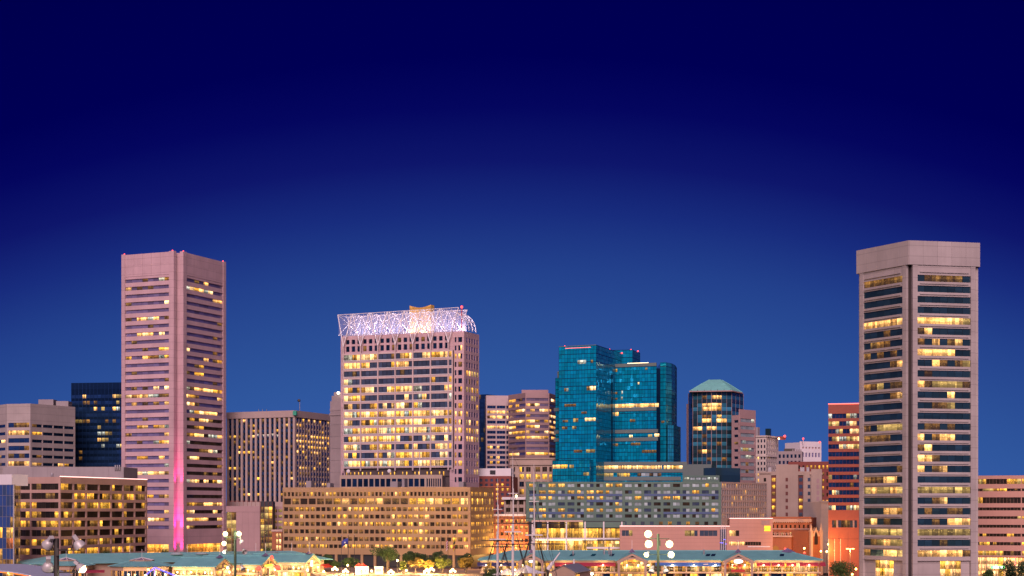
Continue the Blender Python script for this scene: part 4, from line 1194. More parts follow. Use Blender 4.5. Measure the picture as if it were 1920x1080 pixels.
    # lit floors
    def litrow(fc, ua, ub, ya, yb, n, mats, dep=0.12):
        w = (ub - ua) / n
        for k in range(n): T.pane(fc, ua + k * w + .04, ua + (k + 1) * w - .04, z(yb, mid(fc)), z(ya, mid(fc)), dep, R.choice(mats))
    litrow(f2, f2.u(1152), f2.L + 1.2, 757, 764, 12, ['lit_bright', 'lit_cream', 'lit_bright']); litrow(f1, 0.2, f1.L - .2, 757.5, 764.5, 3, ['lit_yellow', 'lit_bright'])
    litrow(b2, b2.u(1132), b2.u(1241), 873, 879.5, 16, ['lit_bright', 'lit_cream']); litrow(b2, b2.u(1244), b2.u(1280), 873, 879.5, 6, ['lit_bright', 'lit_yellow', 'lit_cream'])
    litrow(b2, b2.u(1132), b2.u(1150), 887, 893.5, 3, ['lit_dim', 'lit_curtain']); litrow(b2, b2.u(1157), b2.u(1181), 887, 893.5, 4, ['lit_curtain', 'lit_yellow'])
    litrow(b2, b2.u(1195), b2.u(1240), 887, 893, 6, ['glass_pale', 'curtain_light', 'lit_dim'])
    litrow(b1, b1.u(1036.5), b1.u(1064), 871, 878, 4, ['lit_bright', 'lit_yellow']); litrow(b1, b1.u(1068), b1.u(1076), 871.5, 877.5, 1, ['lit_curtain'])
    litrow(b1, b1.u(1094), b1.u(1104.5), 886, 892, 2, ['lit_curtain'])
    spots = [(fa, 1083, 1099, 675.5, 682.5, 3, 'lit_white'), (fa, 1108, 1112, 676, 681.5, 1, 'lit_dim'), (fa, 1058, 1066, 727, 733, 2, 'lit_white'), (fa, 1100, 1117, 725, 732.5, 3, 'lit_cream'),
             (fa, 1090, 1100, 772, 776, 2, 'lit_white'), (fa, 1097, 1117, 784, 790, 4, 'lit_cream'), (fa, 1055, 1065, 787, 791, 2, 'lit_dim'), (fa, 1075, 1084, 784.5, 791, 2, 'lit_curtain'),
             (fa, 1058, 1080, 757, 762, 4, 'lit_dim'), (fa, 1073, 1081, 799, 804.5, 2, 'lit_curtain'), (fa, 1054, 1064, 799.5, 804.5, 2, 'lit_dim'), (fa, 1076, 1092, 843.5, 848.5, 3, 'lit_dim'), (fa, 1099, 1116, 843, 849, 4, 'lit_curtain'),
             (f1, 1142, 1149, 772, 779, 1, 'lit_bright'), (f2, 1151, 1160, 772, 779, 2, 'lit_bright'), (f1, 1141, 1147, 833, 836, 1, 'lit_dim'), (f2, 1152, 1159, 831, 836, 1, 'lit_curtain'), (f2, 1154, 1158, 690.5, 696, 1, 'lit_yellow'),
             (f2, 1210, 1214, 690, 694, 1, 'lit_curtain'), (f2, 1181, 1191, 786, 791, 2, 'lit_dim'), (f2, 1180, 1186, 815.5, 820, 1, 'lit_cream'), (f2, 1215, 1223, 815, 820, 2, 'lit_curtain'), (f2, 1227, 1236, 814, 819.5, 1, 'lit_cream'),
             (f2, 1183, 1201, 830, 835, 4, 'lit_dim'), (f2, 1204, 1231, 844, 849.5, 6, 'lit_dim'), (f2, 1154, 1158, 734, 738, 1, 'lit_yellow'), (f2, 1165, 1168, 732, 738, 1, 'lit_white'), (f2, 1164, 1168, 743, 749, 1, 'lit_white'), (f2, 1154, 1158, 745, 749, 1, 'lit_yellow'),
             (f2, 1196, 1199, 717, 721, 1, 'lit_cream'), (f3, 1240, 1246, 789, 793, 1, 'lit_dim')]
    for fc, pa, pb, ya, yb, n, mt in spots: litrow(fc, fc.u(pa), fc.u(pb), ya, yb, n, [mt, mt, 'lit_dim'])
    # beacons and roof light
    for px, py, D in ((1059, 649.5, 816), (1114, 648.5, 808), (1143, 655.5, 830), (1166, 662, 848), (1183, 656, 851), (1196, 658.5, 862)): T.ball('beacon', (X(px, D), D, Z(py, D)), 0.38, 'beacon_red')
    T.box('red_strip', fa, fa.u(1060), fa.u(1108), z(654.2), z(653.6), 0.05, 0.15, 'neon_red')
    T.box('roof_light_strip', f2, f2.u(1177), f2.u(1216), z(681.4, 833), z(680.4, 833), 0.0, 0.4, 'strip_warm')
    T.lamp('roof_lamp', f2.pt(f2.u(1196), -2.5, z(679, 833)), 350, (1.0, 0.82, 0.5), 0.5)
    T.done()
teal_tower()

# ------------------------------------------------------------------ hotel, its glass podium and the pink shopping block
def hotel_group():
    f = FP(986, 733, 1352, 728); fr = Face(f.end(), P2(1438, 766))
    T = Thing('hotel_building', 'long grey-green hotel slab with rows of curtained windows below the teal tower', 'hotel', f.pt(f.L / 2, -8, 0))
    R = random.Random(50)
    zt = f.z(903.5, 1170); z = lambda y: f.z(y, 1170)
    T.core(inset(corner(f, fr), 0.68), 0, zt - 0.3, 'void_dark')
    zr = [(z(y - 3), z(y + 3.1)) for y in (910, 922.5, 933.5, 944.8, 956.4, 967.4)]
    pr = [.4, .33, .3, .22, .25, .22]
    st = {'o': False}
    def lf(r, c, k):
        if k == 0: st['o'] = R.random() < pr[r] * (1.5 if c < 10 else .65)
        if st['o']: return R.choice(['lit_orange', 'lit_orange', 'lit_amber']) if R.random() < .75 else 'glass_pale'
        return R.choice(['glass_pale', 'glass_pale', 'glass_grey', 'glass_brown'])
    cols = evencols(f.u(990), f.L - 0.5, 20, 0.72, 2)
    facade(T, f, zr, cols, 'hotel_green', lf, z(975), zt, po=0.05)
    for (r, ca, cb) in ((1, 0, 5), (1, 6, 9), (2, 6, 9), (1, 12, 19), (4, 0, 5), (4, 14, 19)):
        T.box('blue_spandrel', f, cols[ca][0], cols[cb][1], zr[r + 1][0] + 0.12, zr[r][1] - 0.12, 0.0, 0.1, 'blue_panel')
    # lowest partial row over the shops
    ulow = f.u(1095)
    facade(T, f, [(z(978), z(984.5))], evencols(ulow, f.L - .5, 15, .42, 1), 'hotel_green', lambda r, c, k: R.choice(['glass_brown', 'lit_amber', 'lit_dim', 'glass_grey']), 0, z(975) - 0.01, ulow, f.L, po=0.05)
    T.box('base_wall', f, 0, ulow - 0.02, z(978), z(975) - 0.02, -0.6, -0.03, 'hotel_green')
    # slanted wing at right
    zr2 = [(z(y - 3.8), z(y + 4.2)) for y in (910.5, 922.5, 933.5, 945, 956.5, 967.4)]
    facade(T, fr, zr2, evencols(0.9, fr.L - 0.3, 20, 0.58, 1), 'grey_render', chooser(R, .22, 'glass_brown', ['lit_amber', 'lit_yellow']), 0, zt - 0.02, 0.65, fr.L, po=0.06)
    # roof blocks
    a = FP(1281, 744, 1349, 742)
    T.core(quad(a.shift(-0.62), 8), zt - 0.5, a.z(891.5, 1300) - .2, 'void_dark', 'roof_block')
    facade(T, a, [(a.z(895, 1300), a.z(899.5, 1300))], evencols(0.3, a.L - .3, 6, .8, 2), 'hotel_green', lambda r, c, k: R.choice(['glass_pale', 'lit_white', 'glass_pale']), zt - 0.4, a.z(891.5, 1300), po=0.05)
    b = FP(1280, 756, 1334, 754); T.box('plant_block', b, 0, b.L, zt - 0.5, b.z(870.5, 1300), -9, 0, 'band_green')
    c = FP(1342, 748, 1388, 757); T.box('teal_block', c, 0, c.L, zt - 0.6, c.z(877, 1350), -9, 0, 'glass_teal', label='plain teal rooftop box')
    T.done()
    # glass and white-column podium
    f = FP(997, 716, 1172, 713)
    T = Thing('glass_podium', 'two-storey glass podium with white columns and amber rooms under the hotel', 'podium', f.pt(20, -6, 0))
    zt = f.z(976, 1080); zm = f.z(1010, 1080)
    T.core(quad(f.shift(-3.2), 5), 0, zt - .3, 'void_dark')
    T.box('roof_beam', f, 0, f.u(1093), zt - 0.55, zt + 0.1, -3.1, 0.3, 'cornice')
    T.box('floor_beam', f, 0, f.L, zm - 0.35, zm + 0.35, -3.1, 0.35, 'white_paint')
    T.box('wall_band', f, f.u(1093), f.L, f.z(989, 1080), zt - 0.6, -3.1, -0.3, 'hotel_green')
    for px in (998, 1027, 1062, 1097, 1132, 1166):
        u = f.u(px); T.box('column', f, max(0, u - 0.3), u + 0.3, 0, zt - 0.5, -0.4, 0.2, 'white_paint')
    for i in range(20):
        u = 0.3 + i * (f.L - .6) / 20; w = (f.L - .6) / 20
        if u < f.u(1090): T.pane(f, u + .05, u + w - .05, f.z(990, 1080), zt - .7, -1.2, R.choice(['lit_dim', 'glass_brown', 'glass_teal', 'lit_curtain']))
        T.pane(f, u + .05, u + w - .05, zm + .4, f.z(991, 1080), -1.2, R.choice(['lit_yellow', 'lit_yellow', 'lit_amber', 'lit_bright']))
        for q in range(4): T.pane(f, u + .05, u + w - .05, 0.5 + q * (zm - 1.4) / 4 + .06, 0.5 + (q + 1) * (zm - 1.4) / 4 - .06, -1.0, R.choice(['lit_shop', 'lit_yellow', 'lit_bright', 'lit_amber']))
    T.box('light_strip', f, 1, f.L - 12, zm - 0.75, zm - 0.45, -0.9, -0.3, 'strip_warm')
    g = f.shift(4.5); ga, gb = g.u(1091), g.u(1172); zg = g.z(1013, 1130)
    T.box('canopy_roof', g, ga, gb, zg - 0.25, zg, -5, 0.2, 'metal_dark')
    for i in range(9): T.box('canopy_mullion', g, ga + i * (gb - ga - .12) / 8, ga + i * (gb - ga - .12) / 8 + .12, 6, zg - .25, -0.1, 0.05, 'metal_dark')
    for i in range(8): T.pane(g, ga + i * (gb - ga) / 8 + .1, ga + (i + 1) * (gb - ga) / 8 - .1, 7.4, zg - 1.4, -0.2, R.choice(['lit_yellow', 'lit_bright', 'lit_curtain']))
    T.box('canopy_parapet', g, ga + 2, gb + .3, g.z(1029, 1130), g.z(1025.5, 1130), -0.3, 0.4, 'white_paint')
    T.done()
    # pink shopping block
    f = FP(1162, 702, 1449, 698)
    T = Thing('shopping_block', 'low pink tiled shopping block with a yellow sign and light strip along its roof', 'building', f.pt(30, -10, 0))
    us = f.u(1368); z1, z2 = f.z(987, 1300), f.z(972.5, 1400)
    a, b = f.o, f.end(); sm = f.pt(us, 0, 0).xy
    T.core(quad(Face(a, sm).shift(-0.62), 14), 0, z1 - .3, 'tile_pink'); T.core(quad(Face(f.pt(us, 0, 0).xy, b).shift(-0.62), 14), 0, z2 - .3, 'tile_pink')
    wr = (f.z(994.5, 1300), f.z(1005, 1300))
    un0, un1 = f.u(1350), f.u(1362)
    facade(T, f, [wr], [(f.u(1166), f.u(1186), 3), (f.u(1284), f.u(1308), 4), (f.u(1312), f.u(1345), 4)], 'tile_pink', lambda r, c, k: 'lit_curtain' if (c == 1 and k < 3) or (c == 0 and k == 2) else 'glass_grey', 0, z1, 0, un0, po=-0.02)
    facade(T, f, [wr, (f.z(1016, 1400), f.z(1022.5, 1400))], [(f.u(1367.5), f.u(1386), 3), (f.u(1387), f.u(1427), 8)], 'tile_pink',
           lambda r, c, k: None if (r == 0 and c == 1) else ('lit_bright' if (r == 1 and c == 0) or k < 2 else 'glass_brown'), 0, z1 - 0.01, un1, f.L, po=-0.02)
    T.box('blank_panel', f, f.u(1386.5), f.u(1427.5), wr[1] - .1, wr[0] + .1, -0.5, -0.03, 'tile_pink')
    T.box('parapet', f, us, f.L, z1, z2, -0.6, -0.03, 'tile_pink')
    T.box('glazed_notch', f, un0 + .02, un1 - .02, 0, z1 - 1.2, -0.6, -0.45, 'glass_navy')
    for k in range(3): T.rod('notch_column', f.pt(un0 + .5 + k * (un1 - un0 - 1) / 2, 0.1, 0), f.pt(un0 + .5 + k * (un1 - un0 - 1) / 2, 0.1, z1 + 0.5), 0.16, 'white_paint')
    for px, py in ((1352, 1017.5), (1355, 1018), (1359, 1011.5), (1362, 1020)): T.box('blue_neon', f, f.u(px) - .45, f.u(px) + .45, f.z(py + .6, px), f.z(py - .6, px), -0.3, -0.2, 'neon_blue')
    T.box('sign', f, f.u(1433), f.u(1444.5), f.z(991.3, 1440), f.z(986, 1440), 0.0, 0.3, 'sign_yellow'); T.box('sign', f, f.u(1433), f.u(1444.5), f.z(995.8, 1440), f.z(992.4, 1440), 0.0, 0.3, 'sign_yellow')
    T.box('roof_vent', f, f.u(1428), f.u(1443), f.z(984, 1440), f.z(976.5, 1440), 0.0, 0.12, 'granite_rose')
    T.box('light_strip', f, 0, us, z1 + .02, z1 + .25, -0.2, .1, 'neon_pink'); T.box('light_strip', f, us, f.L, z2 + .02, z2 + .25, -0.2, .1, 'neon_pink')
    T.box('ramp_band', f, f.u(1402), f.u(1444), f.z(1026, 1420), f.z(1024, 1420), 0.0, 0.2, 'white_paint')
    T.done()
hotel_group()

# ------------------------------------------------------------------ tower with the green pyramid roof and the old buildings to its right
def right_group():
    ps = [P2(1290.5, 860), P2(1299, 850.5), P2(1334, 845.5), P2(1372, 847), P2(1394, 863)]
    T = Thing('office_tower', 'dark glass tower with a pale green hipped metal roof', 'tower', (X(1335, 860), 865, 0))
    R = random.Random(60)
    z = lambda y, D=850: Z(y, D)
    zt = z(735)
    T.core(inset(ps + [P2(1394, 885), P2(1290, 885)], 0.3), 0, zt, 'glass_black')
    KEY = {'.': 'glass_teal', 'b': 'glass_blue', 'y': 'lit_bright', 'a': 'lit_dim', 'c': 'lit_curtain', 'o': 'lit_orange'}
    pat = ['........', 'bbabyybb', '........', '.byyyyb.', 'bbyyyobb', '........', '.baabobb', '.byybyyb', '........', 'yybyybbb', '........', 'bbabbbbb', '....', 'bbabbab.', '....', '.ayab.bb', '....', 'bbbabbab', '....', 'babb.bbb']
    for k in range(4):
        fc = Face(ps[k], ps[k + 1]); n = (1, 4, 4, 3)[k]
        for j in range(20):
            za, zb = zt - j * 1.98, zt - (j + 1) * 1.98
            for i in range(n):
                mt = KEY[pat[j][(i + (4 if k == 2 else 0)) % len(pat[j])]] if k in (1, 2) else ('glass_blue' if k == 3 and j % 2 else 'glass_teal')
                T.pane(fc, i * fc.L / n + .06, (i + 1) * fc.L / n - .06, zb + .05, za - .05, 0.0, mt)
        g = MB()
        for i in range(n + 1): u = min(max(.06, i * fc.L / n), fc.L - .06); g.fbox(fc, u - .06, u + .06, 0, zt, -.2, .1)
        g.build('mullion_grid', 'granite_rose', T.e)
    # roof: two-pitch hip
    e = [P2(1293, 846), P2(1372.5, 842), P2(1392, 858), P2(1392, 884), P2(1293, 884)]
    tp = [P2(1330, 860), P2(1350, 859), P2(1354, 863), P2(1354, 868), P2(1330, 868)]
    md = [a.lerp(b, 0.55) for a, b in zip(e, tp)]
    m = MB(); ze, zm, zr_ = zt + .3, z(719.5), z(709)
    for i in range(5):
        j = (i + 1) % 5
        m.poly([(*e[i], ze), (*e[j], ze), (*md[j], zm), (*md[i], zm)]); m.poly([(*md[i], zm), (*md[j], zm), (*tp[j], zr_), (*tp[i], zr_)])
    m.poly([(*p, zr_) for p in tp]); m.poly([(*p, ze) for p in reversed(e)])
    ro = m.build('roof', 'roof_green', T.e)
    m = MB()
    for i in range(5):
        for a, b, za, zb in ((e[i], md[i], ze, zm), (md[i], tp[i], zm, zr_)): m.tube((*a, za), (*b, zb), 0.18, n=5)
        m.tube((*md[i], zm), (*md[(i + 1) % 5], zm), .12, n=5)
    m.build('ridge_rib', 'roof_green', ro)
    ef = Face(e[0], e[1]); T.box('eave', ef, -.2, ef.L + .1, zt - .25, zt + .28, -.6, .25, 'granite_rose', ro); ef2 = Face(e[1], e[2]); T.box('eave', ef2, 0, ef2.L, zt - .25, zt + .27, -.6, .2, 'granite_rose', ro)
    for k in range(7): T.box('roof_stud', ef, .6 + k * (ef.L - 1.4) / 6, .9 + k * (ef.L - 1.4) / 6, ze, ze + .45, -.5, -.1, 'metal_dark', ro)
    T.done()
    # rose granite stepped wing
    p0, p1, p2 = P2(1372, 838), P2(1387, 834), P2(1417, 846)
    T = Thing('office_block', 'rose granite wing with square and ribbon windows beside the green-roofed tower', 'building', (X(1395, 850), 850, 0))
    fa, fb = Face(p0, p1), Face(p1, p2); zt = Z(779, 838)
    T.core(inset([p0, p1, p2, P2(1417, 870), P2(1375, 868)], .62), 0, zt - .3, 'granite_rose')
    pB = [.4, .0, .1, .2, .6, .1, .1, .05, .05, .05]
    facade(T, fb, [(Z(785 + 13.6 * i, 838), Z(785 + 13.6 * i + 6.6, 838)) for i in range(10)], [(.8, fb.L - 1.0, 5)], 'granite_rose', chooser(R, pB, 'glass_pale', ['lit_white', 'lit_curtain']), 0, Z(768, 838), .02, fb.L)
    facade(T, fa, [(Z(788 + 13.6 * i, 838), Z(788 + 13.6 * i + 5, 838)) for i in range(10)], [(1.5, fa.L - 1.0, 1)], 'granite_rose', chooser(R, .1, 'glass_black', ['lit_dim']), 0, zt, 0, fa.L - .02)
    T.core(inset([p1 + Vector((.4, .4)), p2, P2(1417, 862), P2(1388, 850)], .62), zt - .5, Z(768, 838) - .3, 'granite_rose', 'upper_block')
    T.box('low_wing', FP(1287, 872, 1297, 870), 0, 3.0, 0, Z(757, 870), -8, 0, 'granite_rose')
    T.done()
    # white classical tower
    fl, fr = FP(1412, 958, 1437, 954), Face(P2(1437, 954), P2(1459.5, 972))
    T = Thing('old_tower', 'cream classical tower with cornice and rooftop tank', 'tower', fl.pt(4, -10, 0))
    zt = Z(818, 954); T.core(inset(corner(fl, fr), .62), 0, zt - .2, 'limestone')
    zr = [(Z(823.5 + 10.6 * i, 954), Z(823.5 + 10.6 * i + 6, 954)) for i in range(8)]
    facade(T, fl, zr, evencols(.3, fl.L - .2, 4, .5, 1), 'limestone', chooser(R, [0, 0, 0, .9, 0, .3, .3, .4], 'glass_black', ['lit_orange', 'lit_bright']), 0, zt)
    facade(T, fr, zr, evencols(.9, fr.L - .4, 6, .55, 1), 'limestone', chooser(R, .02, 'glass_black', ['lit_dim']), 0, zt + .01, .62, fr.L)
    for y in (818, 855): T.box('cornice', fl, -.3, fl.L + .4, Z(y + 1.2, 954), Z(y, 954) + .5, -.5, .7, 'limestone'); T.box('cornice', fr, .5, fr.L, Z(y + 1.2, 954), Z(y, 954) + .49, -.5, .7, 'limestone')
    g = FP(1435, 962, 1444, 961); T.box('roof_tank', g, 0, g.L, zt, Z(803.5, 961), -3, 0, 'glass_teal')
    g = FP(1415, 962, 1421, 961); T.box('roof_house', g, 0, g.L, zt, Z(801, 961), -3, 0, 'grey_render')
    g = FP(1457, 964, 1473, 962); T.box('roof_sign', g, 0, g.L, Z(824.5, 962), Z(818, 962), -.5, 0, 'brick_red', label='dark red sign board on the roof edge'); T.ball('beacon', (X(1471, 961), 960.5, Z(818, 961)), .7, 'beacon_red'); T.ball('beacon', (X(1460, 961), 960.5, Z(822.5, 961)), .5, 'bulb_warm')
    T.done()
    # grey battlemented block
    f = FP(1457, 925, 1504, 922)
    T = Thing('old_building', 'small grey stone block with battlemented corner beyond the tan tower', 'building', f.pt(6, -6, 0))
    zt = f.z(846, 1480); T.core(quad(f.shift(-.62), 12), 0, zt - .2, 'stone_grey')
    facade(T, f, [(f.z(852, 1480), f.z(858.5, 1480)), (f.z(864, 1480), f.z(870, 1480))], evencols(.4, f.L - .4, 6, .55, 1), 'stone_grey', lambda r, c, k: 'glass_black', 0, zt)
    for k in range(5): T.box('battlement', f, f.L - 5.4 + k * 1.1, f.L - 4.8 + k * 1.1, zt, zt + 1.0, -.5, .05, 'stone_grey')
    g = f.shift(-3); T.box('roof_plant', g, g.u(1470), g.u(1490), zt, g.z(841, 1480), -3, 0, 'metal_dark')
    T.done()
    # white block with slanted top in the distance
    f = FP(1500, 1010, 1540, 1018)
    T = Thing('office_tower', 'distant white block with a dark slot and two red roof beacons', 'tower', f.pt(6, -6, 0))
    zt = f.z(825, 1500)
    T.core(quad(f.shift(-.62), 14), 0, zt - 1.4, 'white_paint')
    facade(T, f, [(f.z(838, 1520), f.z(841.5, 1520)), (f.z(849, 1520), f.z(857, 1520))], evencols(1.2, f.L - .5, 6, .6, 1), 'white_paint', lambda r, c, k: 'glass_violet' if r else 'granite_rose', 0, zt - .8)
    for px, py in ((1506, 822.5), (1537, 829)): T.ball('beacon', (X(px, 1008), 1008, Z(py, 1008)), 0.55, 'beacon_red'); T.rod('beacon_post', (X(px, 1009), 1009, zt - 2.5), (X(px, 1009), 1009, Z(py, 1009)), .25, 'white_paint')
    T.done()
    # brick block behind the tan tower
    f = FP(1478, 885, 1556, 880)
    T = Thing('brick_building', 'brick block with white-framed windows between tan tower and red banded tower', 'building', f.pt(8, -8, 0))
    zt = f.z(865.5, 1520); T.core(quad(f.shift(-.62), 16), 0, zt - .3, 'brick_red')
    facade(T, f, rows(f, 1520, 872.5, 6.5, 13, 9), evencols(.6, f.L - .3, 10, .42, 1), 'brick_red', chooser(R, .4, 'glass_brown', ['lit_yellow', 'lit_amber']), 0, zt)
    T.done()
    # tan art deco tower
    f = FP(1424, 824, 1541, 818)
    T = Thing('old_tower', 'tan brick tower with two recessed dark window strips and corner turret', 'tower', f.pt(12, -8, 0))
    z = lambda y: f.z(y, 1480)
    zt = z(871); T.core(quad(f.shift(-.85), 14), 0, z(884), 'stone_tan')
    def seg(a, b, y, d=0.0):
        T.box('wall_bay', f, f.u(a), f.u(b), 0, z(y), -.8, d, 'stone_tan')
    seg(1455.2, 1496.5, 871, .3)
    T.box('central_block', f, f.u(1455.2), f.u(1496.5), z(884), zt - .02, -6, -.82, 'stone_tan')
    cs = [(1446, 1455, 0), (1497, 1506, 1)]
    zr = [(z(896 + 13.0 * i), z(896 + 13.0 * i + 6.8)) for i in range(8)]
    for a, b, w in cs:
        T.box('dark_strip', f, f.u(a) + .02, f.u(b) - .02, 0, z(890), -.8, -.45, 'brick_dark')
        for r, (za, zb) in enumerate(zr): T.pane(f, f.u(a) + .35, f.u(b) - .35, zb, za, -.3, 'lit_yellow' if (w == 0 and r in (0, 1, 3, 4)) or (w == 1 and r in (3, 4)) else ('lit_dim' if w == 0 else 'glass_grey'))
        T.box('strip_head', f, f.u(a) - .2, f.u(b) + .2, z(891), z(884), -.8, .2, 'stone_tan')
    seg(1424, 1445.8, 886); seg(1506.2, 1541, 886)
    for r, (za, zb) in enumerate(zr):
        T.pane(f, f.u(1473), f.u(1477.5), zb, za, .36, 'brick_dark')
        T.pane(f, f.u(1514.5), f.u(1519.5), zb, za, .06, 'lit_yellow' if r == 4 else 'glass_grey')
        if r == 0: T.pane(f, f.u(1432), f.u(1436.5), zb, za, .06, 'glass_brown')
    T.box('cornice', f, -.4, f.u(1446), z(888), z(885.5), -.6, .6, 'stone_tan'); T.box('cornice', f, f.u(1519), f.L + .3, z(890), z(886.5), -.6, .9, 'cornice')
    g = f.shift(1.2); T.box('turret', g, g.u(1521), g.L, 0, z(880), -8, 0, 'stone_tan')
    for r in range(9): T.pane(g, g.u(1531), g.u(1536), z(906 + 11 * r), z(898 + 11 * r), .06, 'granite_rose')
    for px, w in ((1440, 6), (1500, 8), (1512, 5)): T.box('roof_tank', f, f.u(px), f.u(px + w), z(886), z(876), -5, -2.5, 'metal_grey')
    T.done()
    # pale corner slab
    f = FP(1539, 775, 1555, 777)
    T = Thing('stone_building', 'slim pale building lit salmon by street lamps beside the red banded tower', 'building', f.pt(2, -6, 0))
    zt = f.z(940, 1545); T.core(quad(f.shift(-.42), 14), 0, zt - .2, 'limestone')
    for k in range(9): T.box('stone_course', f, 0, f.L, k * zt / 9 + .02, (k + 1) * zt / 9 - .04, -.4, 0, 'limestone')
    T.box('cornice', f, -.2, f.L, zt - .6, zt + .3, -.5, .5, 'limestone')
    T.done()
    # low brick hall and church front lit by sodium lamps
    f = FP(1444, 762, 1521, 756)
    T = Thing('brick_building', 'ornate low brick hall with white cornice glowing orange under street lamps', 'building', f.pt(8, -8, 0))
    zt = f.z(969, 1480); T.core(quad(f.shift(-.62), 16), 0, zt - .3, 'brick_orange')
    facade(T, f, [(f.z(984, 1480), f.z(990, 1480)), (f.z(998, 1480), f.z(1004, 1480)), (f.z(1011, 1480), f.z(1017, 1480))], evencols(.4, f.L - .4, 9, .4, 1), 'brick_orange', lambda r, c, k: 'glass_brown' if R.random() > .12 else 'lit_curtain', 0, zt)
    for y0, y1, d in ((978.5, 974.5, .9), (974.5, 973, 1.2), (992.5, 991, .4)): T.box('cornice', f, -.2, f.L + .3, f.z(y0, 1480), f.z(y1, 1480), -.4, d, 'cornice')
    for k in range(18): T.box('dentil', f, .4 + k * (f.L - .8) / 18, .8 + k * (f.L - .8) / 18, f.z(980.5, 1480), f.z(978.6, 1480), 0, .6, 'cornice')
    g = f.shift(5); T.box('porch', g, g.u(1447), g.u(1484), 0, g.z(1004, 1465), -5, 0, 'brick_orange'); T.box('porch_cornice', g, g.u(1446), g.u(1485), g.z(1007, 1465), g.z(1004, 1465), -5, .7, 'cornice')
    for k in range(9): T.rod('baluster', g.pt(g.u(1448 + 4.2 * k), -.4, g.z(1004, 1465)), g.pt(g.u(1448 + 4.2 * k), -.4, g.z(1000, 1465)), .16, 'cornice')
    T.box('balustrade_rail', g, g.u(1447), g.u(1484), g.z(1000, 1465), g.z(999.2, 1465), -.6, -.2, 'cornice')
    T.rod('arch_window', g.pt(g.u(1454), -.2, g.z(1030, 1465)), g.pt(g.u(1454), .15, g.z(1030, 1465)), 1.6, 'lit_red', n=14)
    T.done()
    f = FP(1519, 748, 1541, 752)
    T = Thing('church', 'narrow gothic church front with pointed window and pinnacles at the orange-lit street', 'church', f.pt(2, -6, 0))
    zt = f.z(995, 1530); T.core(quad(f.shift(-.4), 12), 0, zt - .3, 'brick_orange')
    m = MB()
    for (a, b) in ((0, 1.1), (f.L - 1.1, f.L)): m.fbox(f, a, b, 0, zt, -1, .7)
    m.build('buttress', 'cornice', T.e)
    for u in (.55, f.L - .55):
        b = f.pt(u, 0, zt); m = MB(); m.tube(b, b + Vector((0, 0, 3.4)), .75, .04, 6); m.build('pinnacle', 'cornice', T.e)
    m = MB(); c = f.L / 2
    m.poly([f.pt(c - 1.1, .06, 14), f.pt(c + 1.1, .06, 14), f.pt(c + 1.1, .06, 17.5), f.pt(c + .6, .06, 19), f.pt(c, .06, 20), f.pt(c - .6, .06, 19), f.pt(c - 1.1, .06, 17.5)])
    m.build('pointed_window', 'glass_brown', T.e)
    m = MB(); m.poly([f.pt(1.1, 0, zt - 2.6), f.pt(f.L - 1.1, 0, zt - 2.6), f.pt(c, 0, zt + 1.6)]); m.poly([f.pt(1.1, -1, zt - 2.6), f.pt(c, -1, zt + 1.6), f.pt(f.L - 1.1, -1, zt - 2.6)]); m.build('gable', 'cornice', T.e)
    T.box('front_wall', f, 1.1, f.L - 1.1, 0, zt - 2.6, -.38, 0, 'brick_orange')
    T.done()
    # red banded tower
    f = FP(1553, 722, 1614, 718)
    T = Thing('office_tower', 'brick-red banded tower with blue ribbon windows beside the pentagonal tower', 'tower', f.pt(6, -10, 0))
    z = lambda y: f.z(y, 1580)
    zt = z(758); T.core(quad(f.shift(-.65), 20), 0, zt - .3, 'panel_red')
    PR = [.4, .15, .7, .55, .6, .15, .05, .1, .65, .05, .05, .05, .5]
    facade(T, f, [(z(775.5 + 14.35 * i), z(775.5 + 14.35 * i + 8.6)) for i in range(13)], [(.05, f.L - .1, 9)], 'panel_red', chooser(R, PR, 'glass_navy', ['lit_white', 'lit_curtain', 'lit_cream']), z(971), zt, 0, f.L, po=.0)
    T.box('roof_light_strip', f, 0, f.L, zt + .02, zt + .4, -.2, .1, 'neon_red')
    facade(T, f, [(z(975.5), z(989))], [(f.u(1560), f.u(1568), 2), (f.u(1571.5), f.u(1599), 5), (f.u(1602), f.u(1607), 1)], 'panel_red', lambda r, c, k: 'lit_dim' if k in (1, 2, 3) else 'glass_grey', 0, z(971) - .01, 0, f.L, po=-.02)
    for px in (1569.7, 1600.5): T.box('column', f, f.u(px) - .35, f.u(px) + .35, z(989), z(975.5), -.4, .1, 'granite_rose')
    T.box('string_course', f, 0, f.L, z(1010.6), z(1010), 0, .08, 'brick_dark')
    for px in (1556.5, 1567.5, 1578.5): p = f.pt(f.u(px), 6, 0); T.rod('flag_pole', p, (p.x, p.y, f.z(1010, px)), .12, 'white_paint')
    T.done()
    # salmon block at the right edge
    f = FP(1829, 655, 1935, 648)
    T = Thing('office_block', 'salmon banded office block with ribbon windows at the far right edge', 'building', f.pt(10, -10, 0))
    z = lambda y: f.z(y, 1880)
    zt = z(891.5); T.core(quad(f.shift(-.7), 16), 0, zt - .3, 'panel_salmon')
    ys = [(898, 907.5), (916, 921), (932.5, 943.5), (951.5, 957), (968, 973), (984, 989.5), (1000.5, 1006), (1016.5, 1022.5), (1033, 1041.5)]
    facade(T, f, [(z(a), z(b)) for a, b in ys], [(.1, f.u(1914), 13), (f.u(1916), f.L - .1, 3)], 'panel_salmon', chooser(R, [.85, .3, .02, .03, .25, .1, .35, .45, .9], 'glass_brown', ['lit_yellow', 'lit_amber', 'lit_curtain']), z(1044), zt, 0, f.L, th=.65, po=-.1)
    for i in range(10): [T.pane(f, i * f.L / 10 + .1, (i + 1) * f.L / 10 - .1, .5 + q * (z(1045.5) - .5) / 4 + .06, .5 + (q + 1) * (z(1045.5) - .5) / 4 - .06, -.5, 'lit_shop' if i != 4 else 'lit_yellow') for q in range(4)]
